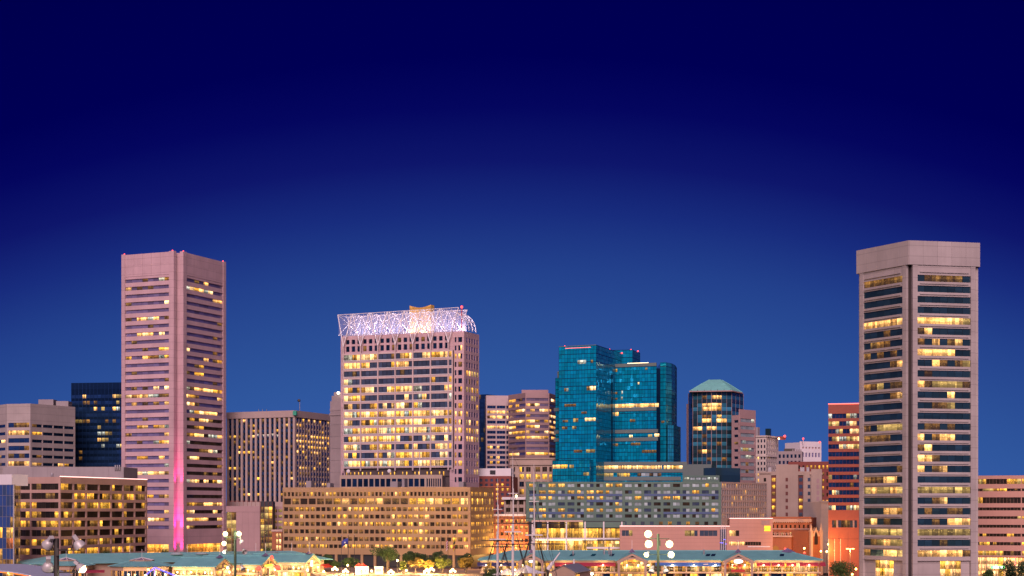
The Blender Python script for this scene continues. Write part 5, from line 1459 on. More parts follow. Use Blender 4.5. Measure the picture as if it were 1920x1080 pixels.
    T.box('beam', f, 0, f.L, z(1062.5), z(1061.5), -.4, .0, 'metal_grey')
    T.box('sign', f, f.u(1862), f.u(1880), z(1065.5), z(1061.8), .1, .4, 'sign_white', label='white lit shop sign with green edge'); T.box('sign_edge', f, f.u(1858), f.u(1884), z(1066.2), z(1061.0), .02, .09, 'neon_green')
    T.rod('red_tube', f.pt(f.u(1904), 1, z(1060)), f.pt(f.u(1904), 1, z(1045)), .25, 'neon_red')
    T.done()
right_group()

# ------------------------------------------------------------------ waterfront pavilions
def sub(name, mb, mat, parent, smooth=False): return mb.build(name, mat, parent, smooth)
def gable_front(T, f, uc, hw, ze, zp, dep, back, zfloor, litm, sign=None, signm=None, seed=0):
    """projecting gable: chevron frame, arched opening, lit glazing behind, posts and its own little roof"""
    R = random.Random(seed)
    th = 1.0
    m = MB()
    for s in (-1, 1):
        a, b = f.pt(uc + s * hw, dep, ze), f.pt(uc, dep, zp)
        c8 = []
        for dz in (-th, 0.0):
            for (p, dd) in ((a, 0), (b, 0), (b, -0.9), (a, -0.9)):
                q = p + Vector((f.n.x * dd, f.n.y * dd, dz - (0.15 if p is a else 0))); c8.append(q)
        m.quadbox(c8)
    fr = sub('gable_frame', m, 'fascia_tan', T.e)
    m = MB(); n = 8
    for k in range(n):
        t0, t1 = math.pi * k / n, math.pi * (k + 1) / n
        w = hw * 0.8
        p0, p1 = [f.pt(uc - w * math.cos(t), dep - .2, ze - 1.9 + (zp - ze - 0.4) * math.sin(t)) for t in (t0, t1)]
        q0, q1 = [f.pt(uc - (w + .7) * math.cos(t), dep - .2, ze - 1.9 + (zp - ze + .3) * math.sin(t)) for t in (t0, t1)]
        off = Vector((-f.n.x * .5, -f.n.y * .5, 0))
        m.quadbox([p0, p1, p1 + off, p0 + off, q0, q1, q1 + off, q0 + off])
    sub('arch', m, 'fascia_tan', fr)
    for s in (-1, 1): T.box('gable_post', f, uc + s * hw * .86 - .45, uc + s * hw * .86 + .45, 0, ze - .6, dep - .95, dep - .05, 'fascia_tan')
    # roof of the gable
    m = MB()
    for s in (-1, 1):
        m.slab([f.pt(uc + s * (hw + .5), dep + .3, ze - .15), f.pt(uc, dep + .3, zp + .1), f.pt(uc, back, zp + .1), f.pt(uc + s * (hw + .5), back + (dep - back) * .55, ze - .15)], .14)
    sub('gable_roof', m, 'roof_teal', T.e)
    m = MB(); b = f.pt(uc, dep - 1.2, zp + .15); m.tube(b, b + Vector((0, 0, 1.5)), 1.3, .05, 4); sub('lantern', m, 'glass_violet', T.e)
    T.rod('spire', b + Vector((0, 0, 1.3)), b + Vector((0, 0, 4.6)), .07, 'white_paint')
    # glazing
    w = 2 * hw * .8 / 6
    for k in range(6):
        u = uc - hw * .8 + k * w; mid = u + w / 2
        zt = ze - 1.9 + (zp - ze - .5) * math.sqrt(max(0.02, 1 - ((mid - uc) / (hw * .8)) ** 2))
        for (z0, z1) in ((zfloor + .2, zfloor + 2.2), (zfloor + 2.35, zt)):
            if z1 > z0 + .2: T.pane(f, u + .07, u + w - .07, z0, z1, dep - 2.2, R.choice(litm))
        T.pane(f, u + .07, u + w - .07, .6, zfloor - .7, dep - 1.4, R.choice(litm))
    if sign:
        m = MB(); n = 14; cz = ze - .3
        ring = [(sign * math.cos(2 * math.pi * k / n), sign * .45 * math.sin(2 * math.pi * k / n)) for k in range(n)]
        pa = [f.pt(uc + x, dep - .1, cz + y) for x, y in ring]; pb = [f.pt(uc + x, dep - .4, cz + y) for x, y in ring]
        m.poly(pa); m.poly(pb)
        for k in range(n): m.poly([pa[k], pa[(k + 1) % n], pb[(k + 1) % n], pb[k]])
        sub('sign', m, signm, T.e)
def awning(T, f, a, b, zt, zb, mat, out=1.6):
    m = MB(); m.slab([f.pt(a, 0.1, zt), f.pt(b, 0.1, zt), f.pt(b, out, zb), f.pt(a, out, zb)], .1)
    m.fbox(f, a, b, zb - .4, zb - .05, out - .06, out)
    sub('awning', m, mat, T.e)
def ceiling_light(T, p, power, col=(1.0, 0.6, 0.22)):
    T.ball('hanging_lamp', p, .28, 'bulb_warm'); T.lamp('hanging_lamp_light', p + Vector((0, 0, -.5)), power * 4, col, .3)

def right_pavilion():
    D = 620
    f = FP(903, D, 1536, D)
    T = Thing('market_pavilion', 'long waterfront pavilion with teal metal roof and three arched gables, right of the masts', 'pavilion', f.pt(f.L / 2, -12, 0))
    R = random.Random(70)
    ze, zr, dr = Z(1049.5, D), Z(1032.5, D + 13), -13.0
    ul, ur = f.u(903), f.L
    rl, rr = f.u(957), f.u(1484)
    e = 1.3
    m = MB()
    pts = dict(fl=f.pt(-e, e, ze), fr=f.pt(ur + e, e, ze), bl=f.pt(-e, 2 * dr - e, ze), br=f.pt(ur + e, 2 * dr - e, ze), rl=f.pt(rl, dr, zr), rr=f.pt(rr, dr, zr))
    m.slab([pts['fl'], pts['fr'], pts['rr'], pts['rl']], .2); m.slab([pts['fr'], pts['br'], pts['rr']], .2); m.slab([pts['br'], pts['bl'], pts['rl'], pts['rr']], .2); m.slab([pts['bl'], pts['fl'], pts['rl']], .2)
    roof = sub('roof', m, 'roof_teal', T.e)
    for a, b in (('rl', 'rr'), ('fl', 'rl'), ('fr', 'rr')): T.rod('ridge_cap', pts[a] + Vector((0, 0, .05)), pts[b] + Vector((0, 0, .05)), .14, 'roof_teal', roof)
    for px in (1073, 1113, 1148, 1330, 1340, 1470):
        c = f.u(px); t = .62; t2 = .38
        g = lambda u, t: f.pt(u, e + (dr - e) * t, ze + (zr - ze) * t + .12)
        m = MB(); m.slab([g(c - 1, t2), g(c + .6, t2), g(c + 1.4, t), g(c - .2, t)], .1); sub('skylight', m, 'glass_teal', roof)
    for px, h in ((1135, 2.2), (1144, 3.2), (1148, 2.0), (1324, 2.2), (1076, 1.6)):
        p = f.pt(f.u(px), dr * .55, ze + (zr - ze) * .5); T.rod('roof_vent', p, p + Vector((0, 0, h)), .35, 'metal_grey')
    b = f.pt(f.u(1487), dr, zr); m = MB(); m.tube(b + Vector((0, 0, -.6)), b + Vector((0, 0, 1.0)), 3.6, .1, 6); sub('lantern', m, 'glass_violet', T.e)
    # walls
    T.core(quad(f.shift(-2.6), 21), 0, ze - .4, 'void_dark')
    zfa, zfl = Z(1054.6, D), Z(1072, D)
    T.box('fascia', f, -.5, ur + .5, zfa, ze - .22, -1.2, .35, 'fascia_tan')
    T.box('balcony_slab', f, -.6, ur + .6, zfl - .6, zfl, -2.5, .9, 'fascia_tan')
    gabs = [(996, 4.6), (1184, 6.0), (1382, 6.0)]
    n = 84; w = f.L / n
    for k in range(n):
        u = k * w
        px = 903 + 633 * (k + .5) / n
        if px < 1000: ms = ['lit_orange', 'lit_bright', 'glass_brown', 'lit_amber']
        elif px < 1160: ms = ['lit_dim', 'lit_amber', 'lit_bright', 'glass_brown']
        elif px < 1360: ms = ['lit_dim', 'lit_curtain', 'lit_bright', 'lit_amber']
        else: ms = ['lit_orange', 'lit_orange', 'lit_shop', 'lit_amber']
        T.pane(f, u + .07, u + w - .07, zfl + .15, zfa - .2, -1.4, R.choice(ms))
        if k % 2 == 0: T.pane(f, u + .07, u + 2 * w - .07, .6, zfl - .8, -1.5, R.choice(['lit_shop', 'lit_orange', 'glass_brown', 'lit_amber', 'glass_navy']))
    for k in range(29):
        u = k * (f.L - .6) / 28 + .3
        T.box('column', f, u - .3, u + .3, 0, zfa + .02, -.9, -.3, 'fascia_tan')
        T.rod('rail_post', f.pt(u, .75, zfl), f.pt(u, .75, zfl + 1.1), .06, 'metal_grey')
    T.box('handrail', f, -.3, ur + .3, zfl + 1.05, zfl + 1.15, .7, .8, 'metal_grey')
    for (pa, pb, mt) in ((895, 914, 'canvas_navy'), (922, 968, 'canvas_navy'), (1040, 1154, 'canvas_maroon'), (1228, 1351, 'canvas_blue'), (1418, 1443, 'canvas_maroon'), (1446, 1470, 'canvas_maroon'), (1474, 1492, 'canvas_maroon'), (1498, 1534, 'canvas_maroon'), (1536, 1547, 'canvas_maroon')):
        awning(T, f, f.u(pa), f.u(pb), zfa + .1, zfa - 1.0, mt)
    T.box('awning_mark', f, f.u(1318), f.u(1327), zfa - .75, zfa - .5, 1.35, 1.5, 'flag_white')
    gable_front(T, f, f.u(996), 4.8, ze - .2, Z(1038, D - 4), 4.0, -6, zfl, ['lit_dim', 'lit_amber', 'glass_brown', 'lit_curtain'], 1.0, 'sign_white', 1)
    gable_front(T, f, f.u(1184), 5.8, ze - .2, Z(1037, D - 4), 4.0, -6, zfl, ['lit_orange', 'lit_shop', 'lit_orange'], 1.6, 'lit_lobby', 2)
    gable_front(T, f, f.u(1382), 5.8, ze - .2, Z(1037, D - 4), 4.0, -6, zfl, ['lit_orange', 'lit_red', 'lit_shop', 'lit_amber'], 1.7, 'sign_white', 3)
    T.box('banner', f, f.u(1368), f.u(1394), zfl + .1, zfl + 1.0, 4.2, 4.3, 'canvas_red')
    for k, px in enumerate((1360, 1374, 1386)):
        p = f.pt(f.u(px), 2.2, zfl); m = MB(); m.tube(p + Vector((0, 0, 2.1)), p + Vector((0, 0, 2.9)), 1.5, .06, 8); sub('parasol_top', m, 'canvas_red', T.e); T.rod('parasol_pole', p, p + Vector((0, 0, 2.2)), .05, 'metal_grey')
    for px in (912, 940, 980, 1060, 1130, 1175, 1196, 1215, 1260, 1300, 1340, 1372, 1395, 1430, 1458, 1484, 1515):
        ceiling_light(T, f.pt(f.u(px), 2.4, zfl + 2.6), 260)
    T.done()
right_pavilion()

def left_pavilion():
    T = Thing('market_pavilion', 'waterfront pavilion with teal hipped roofs and stepped gable wings at the left', 'pavilion', (X(330, 610), 615, 0))
    R = random.Random(80)
    ze, zr = 9.6, 12.5
    # spine roof behind
    a, b = P2(120, 618), P2(548, 664); f = Face(a, b); w = 13
    m = MB()
    c = dict(fl=f.pt(-16, w, ze + .6), fr=f.pt(f.L + 12, w, ze + .6), rl=f.pt(0, 0, zr + .9), rr=f.pt(f.L, 0, zr + .9), bl=f.pt(-16, -w, ze + .6), br=f.pt(f.L + 12, -w, ze + .6))
    m.slab([c['fl'], c['fr'], c['rr'], c['rl']], .2); m.slab([c['fr'], c['br'], c['rr']], .2); m.slab([c['bl'], c['fl'], c['rl']], .2); m.slab([c['br'], c['bl'], c['rl'], c['rr']], .2)
    sp = sub('spine_roof', m, 'roof_teal', T.e)
    T.core([f.pt(-13, w - 2, 0).xy, f.pt(f.L + 9, w - 2, 0).xy, f.pt(f.L + 9, 2 - w, 0).xy, f.pt(-13, 2 - w, 0).xy], 0, ze + .3, 'fascia_tan')
    for px in (325, 372, 505):
        p = f.pt(f.u(px), 3.5, zr + .1); m = MB(); m.tube(p, p + Vector((0, 0, .7)), 2.6, 1.6, 10); sub('skylight', m, 'glass_pale', sp)
    for px in (242, 350, 478, 545):
        p = f.pt(f.u(px), 1.0, zr + .5); T.rod('mast', p, p + Vector((0, 0, 3.6)), .07, 'white_paint', sp)
    # octagonal corner pavilions
    for px, D, rad, k0 in ((266, 598, 12.2, 0), (124, 606, 10.5, 1)):
        cx, cy = X(px, D), D; n = 8; rot = math.radians(22.5)
        ring = lambda r, z: [Vector((cx + r * math.cos(rot + 2 * math.pi * i / n), cy + r * math.sin(rot + 2 * math.pi * i / n), z)) for i in range(n)]
        e, t, ap = ring(rad, ze), ring(rad * .33, Z(1051.5, D)), Vector((cx, cy, Z(1045.3, D)))
        m = MB()
        for i in range(n): m.poly([e[i], e[(i + 1) % n], t[(i + 1) % n], t[i]])
        m.poly(t); m.poly(list(reversed(e)))
        ro = sub('corner_roof', m, 'roof_teal', T.e)
        for i in range(n): T.rod('hip_rib', e[i], t[i], .12, 'roof_teal', ro, 5)
        t2 = ring(rad * .34, Z(1051.5, D) + .35)
        m = MB()
        for i in range(n): m.poly([t2[i], t2[(i + 1) % n], ap])
        m.poly(list(reversed(t2)))
        sk = sub('skylight', m, 'glass_violet', T.e)
        for i in range(n): T.rod('glazing_bar', t2[i], ap, .09, 'white_paint', sk, 5)
        m = MB(); m.prism([p.xy for p in ring(rad * .37, 0)], Z(1051.5, D) - .05, Z(1051.5, D) + .3); sub('kerb_ring', m, 'fascia_tan', sk)
        T.rod('spire', ap, ap + Vector((0, 0, 3.0)), .06, 'white_paint')
        wr = ring(rad - 1.0, 0)
        m = MB(); m.prism([p.xy for p in ring(rad - 1.9, 0)], 0, ze - .2); sub('wall_core', m, 'void_dark', T.e)
        for i in range(n):
            p, q = wr[i], wr[(i + 1) % n]
            fc = Face(p.xy, q.xy)
            if fc.n.y > .2: continue
            T.box('fascia', fc, 0, fc.L, ze - 1.5, ze - .1, -.6, .1, 'fascia_tan')
            nn = 6
            for k in range(nn):
                T.pane(fc, k * fc.L / nn + .12, (k + 1) * fc.L / nn - .12, .8, ze - 1.6, -.35, R.choice(['glass_brown', 'glass_black', 'lit_dim', 'lit_amber']))
                T.box('mullion', fc, k * fc.L / nn - .1, k * fc.L / nn + .1, 0, ze - 1.5, -.5, -.05, 'fascia_tan')
    # three stepped wings
    for i, (px, D, Ln) in enumerate(((402, 588, 16), (489, 612, 26), (572, 638, 24))):
        ang = math.radians(-14)
        d = Vector((math.cos(ang), math.sin(ang))); c0 = P2(px, D)
        ff = Face(c0 - d * Ln, c0); W = 15.0
        fe = Face(c0, c0 + Vector((-d.y, d.x)) * W)
        m = MB(); o = .8
        m.slab([ff.pt(-.5, o, ze), ff.pt(Ln + o, o, ze), ff.pt(Ln + o, -W / 2, zr), ff.pt(-.5, -W / 2, zr)], .18)
        m.slab([ff.pt(-.5, -W - o, ze), ff.pt(-.5, -W / 2, zr), ff.pt(Ln + o, -W / 2, zr), ff.pt(Ln + o, -W - o, ze)], .18)
        rf = sub('wing_roof', m, 'roof_teal', T.e)
        T.rod('ridge_cap', ff.pt(-.5, -W / 2, zr + .05), ff.pt(Ln + o, -W / 2, zr + .05), .13, 'roof_teal', rf)
        b = ff.pt(Ln - 1.2, -W / 2, zr); m = MB(); m.tube(b, b + Vector((0, 0, 1.2)), 1.6, .05, 4); sub('lantern', m, 'glass_violet', T.e); T.rod('spire', b, b + Vector((0, 0, 4.8)), .07, 'white_paint')
        T.core([ff.pt(0, -1.5, 0).xy, ff.pt(Ln - 1.5, -1.5, 0).xy, ff.pt(Ln - 1.5, -W + .3, 0).xy, ff.pt(0, -W + .3, 0).xy], 0, ze - .2, 'void_dark')
        T.box('fascia', ff, 0, Ln + .3, ze - 1.3, ze - .2, -.6, .25, 'fascia_tan')
        nn = 10 if i else 7
        for k in range(nn):
            ww = Ln / nn
            T.pane(ff, k * ww + .1, (k + 1) * ww - .1, 6.6, ze - 1.4, -.7, R.choice(['lit_shop', 'lit_shop', 'lit_bright', 'lit_orange', 'lit_red' if i == 0 else 'lit_shop']))
            T.pane(ff, k * ww + .1, (k + 1) * ww - .1, .6, 5.6, -.5, R.choice(['lit_shop', 'lit_orange', 'lit_amber']))
            if k % 2 == 0: T.box('column', ff, k * ww - .25, k * ww + .25, 0, ze - 1.3, -.6, -.05, 'fascia_tan')
        T.box('floor_band', ff, 0, Ln, 5.7, 6.5, -1.2, .3, 'fascia_tan')
        # gable end
        m = MB()
        for s in (0, 1):
            a_, b_ = fe.pt(W * s, .6, ze), fe.pt(W / 2, .6, zr)
            c8 = []
            for dz in (-1.1, -.2):
                for (p, dd) in ((a_, 0), (b_, 0), (b_, -.8), (a_, -.8)): c8.append(p + Vector((fe.n.x * dd, fe.n.y * dd, dz)))
            m.quadbox(c8)
        fr = sub('gable_frame', m, 'fascia_tan', T.e)
        T.box('tie_beam', fe, 0, W, ze - 1.6, ze - 1.0, -.2, .5, 'fascia_tan', fr)
        for u in (.4, W / 2, W - .4): T.box('gable_post', fe, u - .35, u + .35, 0, ze - 1.0 if u != W / 2 else zr - 1, -.3, .4, 'fascia_tan')
        for k in range(6):
            uu = k * W / 6
            T.pane(fe, uu + .15, uu + W / 6 - .15, 5.8, ze - 1.7, -.5, R.choice(['lit_shop', 'lit_bright', 'lit_orange']))
            zt = ze - 1 + (zr - ze) * (1 - abs(uu + W / 12 - W / 2) / (W / 2)) * .8
            if zt > ze - .6: T.pane(fe, uu + .15, uu + W / 6 - .15, ze - .95, zt, -.5, 'lit_orange' if i < 2 else 'lit_shop')
            T.pane(fe, uu + .15, uu + W / 6 - .15, .6, 5.2, -.5, 'lit_shop')
        for k in range(3): ceiling_light(T, ff.pt(Ln * (k + .5) / 3, 2.0, ze - 2.0), 420)
        ceiling_light(T, fe.pt(W / 2, 2.5, ze - 2.2), 500)
        if i == 2:
            T.box('sign', fe, W * .3, W * .4, ze - 1.8, ze + .6, .6, .8, 'sign_white', label='small upright blue-white lit sign')
            awning(T, fe, W * 1.05, W * 2.1, 8.2, 7.3, 'canvas_red', 2.0)
        if i == 1:
            for px2, py2 in ((485, 1066), (521, 1064)):
                q = Vector((X(px2, 604), 604, Z(py2, 604))); T.ball('red_lantern', q, (1.1, 1.1, .9), 'sign_red'); T.rod('lantern_post', (q.x, q.y, 0), (q.x, q.y, q.z), .1, 'metal_dark')
            T.ball('red_lantern', fe.pt(W * .55, .9, zr - .6), (.7, .7, .9), 'sign_red')
            T.box('yellow_sign', fe, W * .15, W * .6, ze - .9, ze - .2, .55, .75, 'sign_yellow')
    # blue rope-light canopies
    for px, py, dl, dr in ((290, 1064, -17, 40), (86, 1071, -26, 14)):
        D = 572; ap = Vector((X(px, D), D, Z(py, D)))
        l = Vector((X(px + dl, D), D, Z(py + 15, D))); r = Vector((X(px + dr, D), D, Z(py + 16, D)))
        T.rod('neon_rafter', l, ap, .2, 'neon_blue'); T.rod('neon_rafter', ap, r, .2, 'neon_blue'); T.rod('neon_post', ap, (ap.x - .3, D, 0), .12, 'neon_blue')
        for q in (l, r): T.rod('canopy_post', q, (q.x, q.y, 0), .12, 'white_paint'); T.ball('canopy_lamp', q, .4, 'bulb_warm')
    for px in (241, 291, 310): ceiling_light(T, Vector((X(px, 583), 583, Z(1077, 583))), 350)
    m = MB(); q = FP(150, 588, 196, 590); m.slab([q.pt(0, 0, 8.3), q.pt(q.L, 0, 8.4), q.pt(q.L, 3, 7.6), q.pt(0, 3, 7.5)], .1); sub('awning', m, 'canvas_maroon', T.e)
    T.done()
left_pavilion()

# ------------------------------------------------------------------ trees
def tree(px, D, ytop, wpx, label, leaf='leaf_green', z0=0.0, seed=0, n=1500, squash=1.0, group=None, crownfrac=.72, lw=.62):
    R = random.Random(seed)
    bx, by = X(px, D), D; zt = Z(ytop, D); H = zt - z0; rw = wpx / 2 * D / F
    e = link('tree', None, None, (bx, by, z0)); tag(e, label, 'tree', group)
    base = Vector((bx, by, z0))
    m = MB(); top = base + Vector((R.uniform(-.2, .2), R.uniform(-.2, .2), H * .62)); fork = base + Vector((0, 0, H * (1 - crownfrac) * 1.05))
    m.tube(base, fork, .035 * H + .06, .026 * H + .03, 8); m.tube(fork, top, .026 * H + .03, .02, 6)
    cz = zt - H * crownfrac / 2; rh = H * crownfrac / 2
    lobes = []
    for k in range(11):
        a = R.uniform(0, 2 * math.pi); q = R.uniform(.25, .72); t = R.uniform(-.7, .78)
        s = math.sqrt(1 - t * t * .8)
        c = Vector((bx + math.cos(a) * rw * q * s, by + math.sin(a) * rw * q * s, cz + t * rh * .8))
        lobes.append((c, R.uniform(.3, .5) * rw))
        m.tube(fork.lerp(top, R.uniform(0, .6)), c, .012 * H + .02, .015, 5)
    m.build('trunk', 'bark', e)
    v, fc = [], []
    for k in range(n):
        c, r = R.choice(lobes)
        d = Vector((R.gauss(0, 1), R.gauss(0, 1), R.gauss(0, 1))).normalized()
        p = c + Vector((d.x, d.y, d.z * min(1.3, rh / rw))) * r * (R.random() ** .35)
        ax = Vector((R.gauss(0, 1), R.gauss(0, 1), R.gauss(0, .6))).normalized(); ay = ax.orthogonal().normalized()
        s = lw * R.uniform(.5, 1.15) * min(1.0, rw / 2.6 + .3)
        b = len(v); v += [tuple(p - ax * s * .5), tuple(p + ay * s * .35), tuple(p + ax * s * .5), tuple(p - ay * s * .35)]; fc.append((b, b + 1, b + 2, b + 3))
    me = bpy.data.meshes.new('crown'); me.from_pydata(v, [], fc); me.update(); me.uv_layers.new(name='UVMap'); me.materials.append(MATS[leaf])
    link('crown', me, e)
TR = [
 (726, 652, 1020, 46, 'large dark tree in front of the long tan office block', 'leaf_dark', 5.2),
 (657, 660, 1044, 26, 'small tree between the two left flagpoles', 'leaf_green', 5.2),
 (630, 662, 1053, 18, 'low round tree left of the blue flag', 'leaf_dark', 5.2),
 (607, 668, 1043, 28, 'bushy tree beside the end gable of the left pavilion', 'leaf_green', 5.2),
 (565, 692, 1034, 30, 'dark tree above the right end of the left pavilion roof', 'leaf_dark', 0),
 (590, 694, 1037, 22, 'small tree just behind the end gable of the left pavilion', 'leaf_dark', 0),
 (768, 668, 1035, 30, 'dark tree right of the large plaza tree', 'leaf_dark', 5.2),
 (797, 672, 1040, 34, 'broad dark tree near the middle of the plaza', 'leaf_dark', 5.2),
 (822, 668, 1034, 24, 'tallest dark tree between plaza and right flagpoles', 'leaf_dark', 5.2),
 (872, 672, 1040, 26, 'dark tree close to the right end of the long office', 'leaf_dark', 5.2),
 (779, 640, 1048, 24, 'golden lamp-lit tree left of two plaza lamps', 'leaf_lit_gold', 5.2),
 (804, 642, 1053, 20, 'small golden lamp-lit tree behind two plaza lamps', 'leaf_lit_gold', 5.2),
 (831, 640, 1046, 28, 'yellow-green lamp-lit tree behind the right flagpoles', 'leaf_lit_lime', 5.2),
 (874, 640, 1047, 30, 'orange lamp-lit tree at the right end of the plaza', 'leaf_lit_gold', 5.2),
 (755, 636, 1055, 14, 'bright lime shrub-like tree under the large plaza tree', 'leaf_lit_lime', 5.2),
 (925, 566, 1064, 44, 'low green tree at the foot of the ship masts', 'leaf_green', 0),
 (1579, 588, 1040, 56, 'round dark tree in front of the red banded tower', 'leaf_green', 0),
 (1904, 575, 1049, 52, 'dark tree at the far right corner', 'leaf_dark', 0),
 (1851, 600, 1066, 26, 'small shrub tree before the salmon office block', 'leaf_green', 0),
 (196, 668, 1033, 34, 'left of the dark trees behind the left pavilion roof', 'leaf_dark', 0),
 (222, 672, 1034, 26, 'rounded dark tree behind the left pavilion near the brown office corner', 'leaf_dark', 0),
 (312, 690, 1029, 34, 'backlit tree before the orange lobby of the groove tower', 'leaf_dark', 0),
 (352, 700, 1036, 20, 'small tree at the foot of the groove tower right face', 'leaf_dark', 0),
 (476, 705, 1030, 22, 'tree before the blank pink podium', 'leaf_green', 0),
 (505, 705, 1023, 36, 'wide lit tree before the glass stair tower', 'leaf_green', 0),
 (1037, 688, 1021, 22, 'left of two trees before the glass podium', 'leaf_green', 0),
 (1054, 688, 1022, 18, 'right of two trees before the glass podium', 'leaf_green', 0),
 (1375, 590, 1073, 34, 'low tree below the third gable of the right pavilion', 'leaf_green', 0),
]
for i, (px, D, yt, w, lb, lf, z0) in enumerate(TR): tree(px, D, yt - (3 if z0 else 0), w * (1.3 if z0 else 1.1), lb, lf, z0, 100 + i, n=2600 if w > 28 else 1700)

# ------------------------------------------------------------------ lamps
ORD = ['first', 'second', 'third', 'fourth', 'fifth', 'sixth', 'seventh', 'eighth', 'ninth', 'tenth', 'eleventh']
def globe_lamp(px, py, D, label, group, z0, three=True, power=17000, col=(1.0, .60, .20), bulb='bulb_warm'):
    x, z = X(px, D), Z(py, D)
    T = Thing('street_lamp', label, 'street lamp', (x, D, z0), group)
    T.rod('pole', (x, D, z0), (x, D, z), .09, 'metal_dark')
    T.rod('base', (x, D, z0), (x, D, z0 + .5), .2, 'metal_dark')
    if three:
        T.rod('cross_arm', (x - .85, D, z - .35), (x + .85, D, z - .35), .06, 'metal_dark')
        for dx, dz in ((-.85, 0), (.85, 0), (0, .55)): T.ball('globe', (x + dx, D, z + dz), .42, bulb)
    else: T.ball('globe', (x, D, z), .38, bulb)
    T.lamp('globe_light', (x, D - .3, z + (1.1 if three else .6)), power, col, .5)
for i, (px, py) in enumerate(((628, 1068), (648, 1072), (678, 1068.5), (683, 1074.5), (733, 1073.5), (800, 1072), (809, 1069), (849, 1071.5))):
    globe_lamp(px, py, 626 + (i * 7) % 12, ORD[i] + ' three-globe plaza lamp from the left', 'three-globe lamps on the plaza', 5.2)
for i, (px, py) in enumerate(((607, 1072), (652, 1060), (689, 1066.5), (697, 1071), (745, 1051), (751, 1066.5), (758, 1060.5), (762, 1070))):
    globe_lamp(px, py, 650 - (i * 11) % 18, ORD[i] + ' single-globe plaza lamp from the left', 'single-globe lamps on the plaza', 5.2, False, 3000)
for px, py, D, lb, pw in ((1553, 1021, 735, 'tallest sodium lamp beside the red banded tower', 10000), (1539, 1034, 720, 'low sodium lamp in front of the church', 12000), (1550, 1034.5, 706, 'sodium lamp between church and red banded tower', 12000), (1508, 1028.5, 688, 'sodium lamp before the ornate brick hall', 13000), (1605, 1067, 572, 'small lamp at the foot of the pentagonal tower', 900), (1598, 1077, 575, 'lowest lamp under the round tree', 500), (914, 1072, 600, 'small lamp at the left end of the right pavilion', 500), (880, 1043, 690, 'orange lamp at the corner of the long office', 5000), (278, 1068, 577, 'lamp by the blue rope-light canopy', 400), (47, 1062, 590, 'orange lamp at the foot of the mirror glass building', 1800)):
    globe_lamp(px, py, D, lb, None, 0, False, pw, (1.0, .42, .08), 'bulb_sodium')
# double-arm lamp
T = Thing('street_lamp', 'double-headed sodium lamp in front of the red banded tower base', 'street lamp', (X(1594, 690), 690, 0))
zz = Z(1029, 690); x = X(1594, 690)
T.rod('pole', (x, 690, 0), (x, 690, zz), .12, 'metal_grey')
for s in (-1, 1):
    T.rod('arm', (x, 690, zz), (x + s * 1.2, 690, zz + .15), .07, 'metal_grey'); T.ball('lamp_head', (x + s * 1.2, 690, zz), (.6, .35, .2), 'bulb_sodium')
T.lamp('head_light', (x, 689, zz - .6), 4500, (1.0, .45, .10), .5)
# traffic signals
for px, py, lb in ((1472, 1030.5, 'red traffic signal above the right pavilion roof'), (1508, 1038, 'red traffic signal at the right end of the pavilion roof')):
    D = 690; T = Thing('traffic_signal', lb, 'traffic light', (X(px, D), D, 0)); x, zz = X(px, D), Z(py, D)
    T.rod('pole', (x, D, 0), (x, D, zz + .8), .1, 'metal_dark'); g = Face((x - .3, D), (x + .3, D)); T.box('housing', g, 0, .6, zz - .8, zz + .7, -.2, .3, 'metal_dark'); T.ball('red_light', (x, D - .35, zz + .3), .45, 'beacon_red')

# ------------------------------------------------------------------ sports floodlight poles in the foreground
def dome_mesh():
    m = MB(); n = 14; prof = [(0.02, -.42), (.16, -.40), (.27, -.30), (.34, -.14), (.375, 0.0), (.39, .06), (.36, .06)]
    for r, z in prof:
        for i in range(n): t = 2 * math.pi * i / n; m.v.append((r * math.cos(t), r * math.sin(t), z))
    for k in range(len(prof) - 1):
        for i in range(n): j = (i + 1) % n; m.f.append((k * n + i, k * n + j, (k + 1) * n + j, (k + 1) * n + i))
    return m
_dome = dome_mesh().mesh('lamp_shell', True)
def flood_pole(px, D, ytop, rad, label, heads, metal, arms):
    x = X(px, D); s = D / F
    T = Thing('floodlight_pole', label, 'floodlight', (x, D, 0))
    zt = Z(ytop, D)
    T.rod('pole', (x, D, 0), (x, D, zt), rad, metal, n=12)
    for ya in arms:
        z = Z(ya, D); xs = [X(h[0], D) for h in heads if abs(h[1] - ya) < 16]
        if xs: T.rod('cross_arm', (min(xs + [x]), D, z), (max(xs + [x]), D, z), rad * .28, metal)
    for hx, hy, size, on, dr in heads:
        size *= .82 if on else 1.0
        p = Vector((X(hx, D), D - .1, Z(hy, D))); d = Vector(dr).normalized(); k = size
        h = link('lamp_shade', _dome, T.e, p, d.to_track_quat('Z', 'Y').to_euler(), (k, k, k))
        q = p - d * .5 * k
        b = link('ballast_box', cube('lamp_shell'), T.e, q + Vector((0, 0, .12 * k)), d.to_track_quat('Z', 'Y').to_euler(), (.28 * k, .24 * k, .34 * k))
        ya = min(arms, key=lambda a: abs(a - hy)); T.rod('bracket', q, (q.x + (x - q.x) * .25, D, Z(ya, D)), rad * .22, metal)
        if on:
            m = MB(); a = d.orthogonal().normalized(); c = d.cross(a); r = .35 * k
            ring = [p + d * .05 * k + (a * math.cos(t * math.pi / 8) + c * math.sin(t * math.pi / 8)) * r for t in range(16)]
            m.poly(ring); m.poly([v + d * .02 for v in ring]); rf = m.build('reflector', 'reflector_glow', T.e); T.ball('bulb', p + d * .1 * k, .25 * k, 'bulb_white', rf)
            T.lamp('flood_light', p + d * .3 * k, on, (1.0, .93, .6), .3)
    T.box('junction_box', Face((x, D - rad), (x + .25, D - rad)), .02, .2, zt - 1.1, zt - .6, -.05, .12, metal)
W_ = (0.05, -1, -.12)
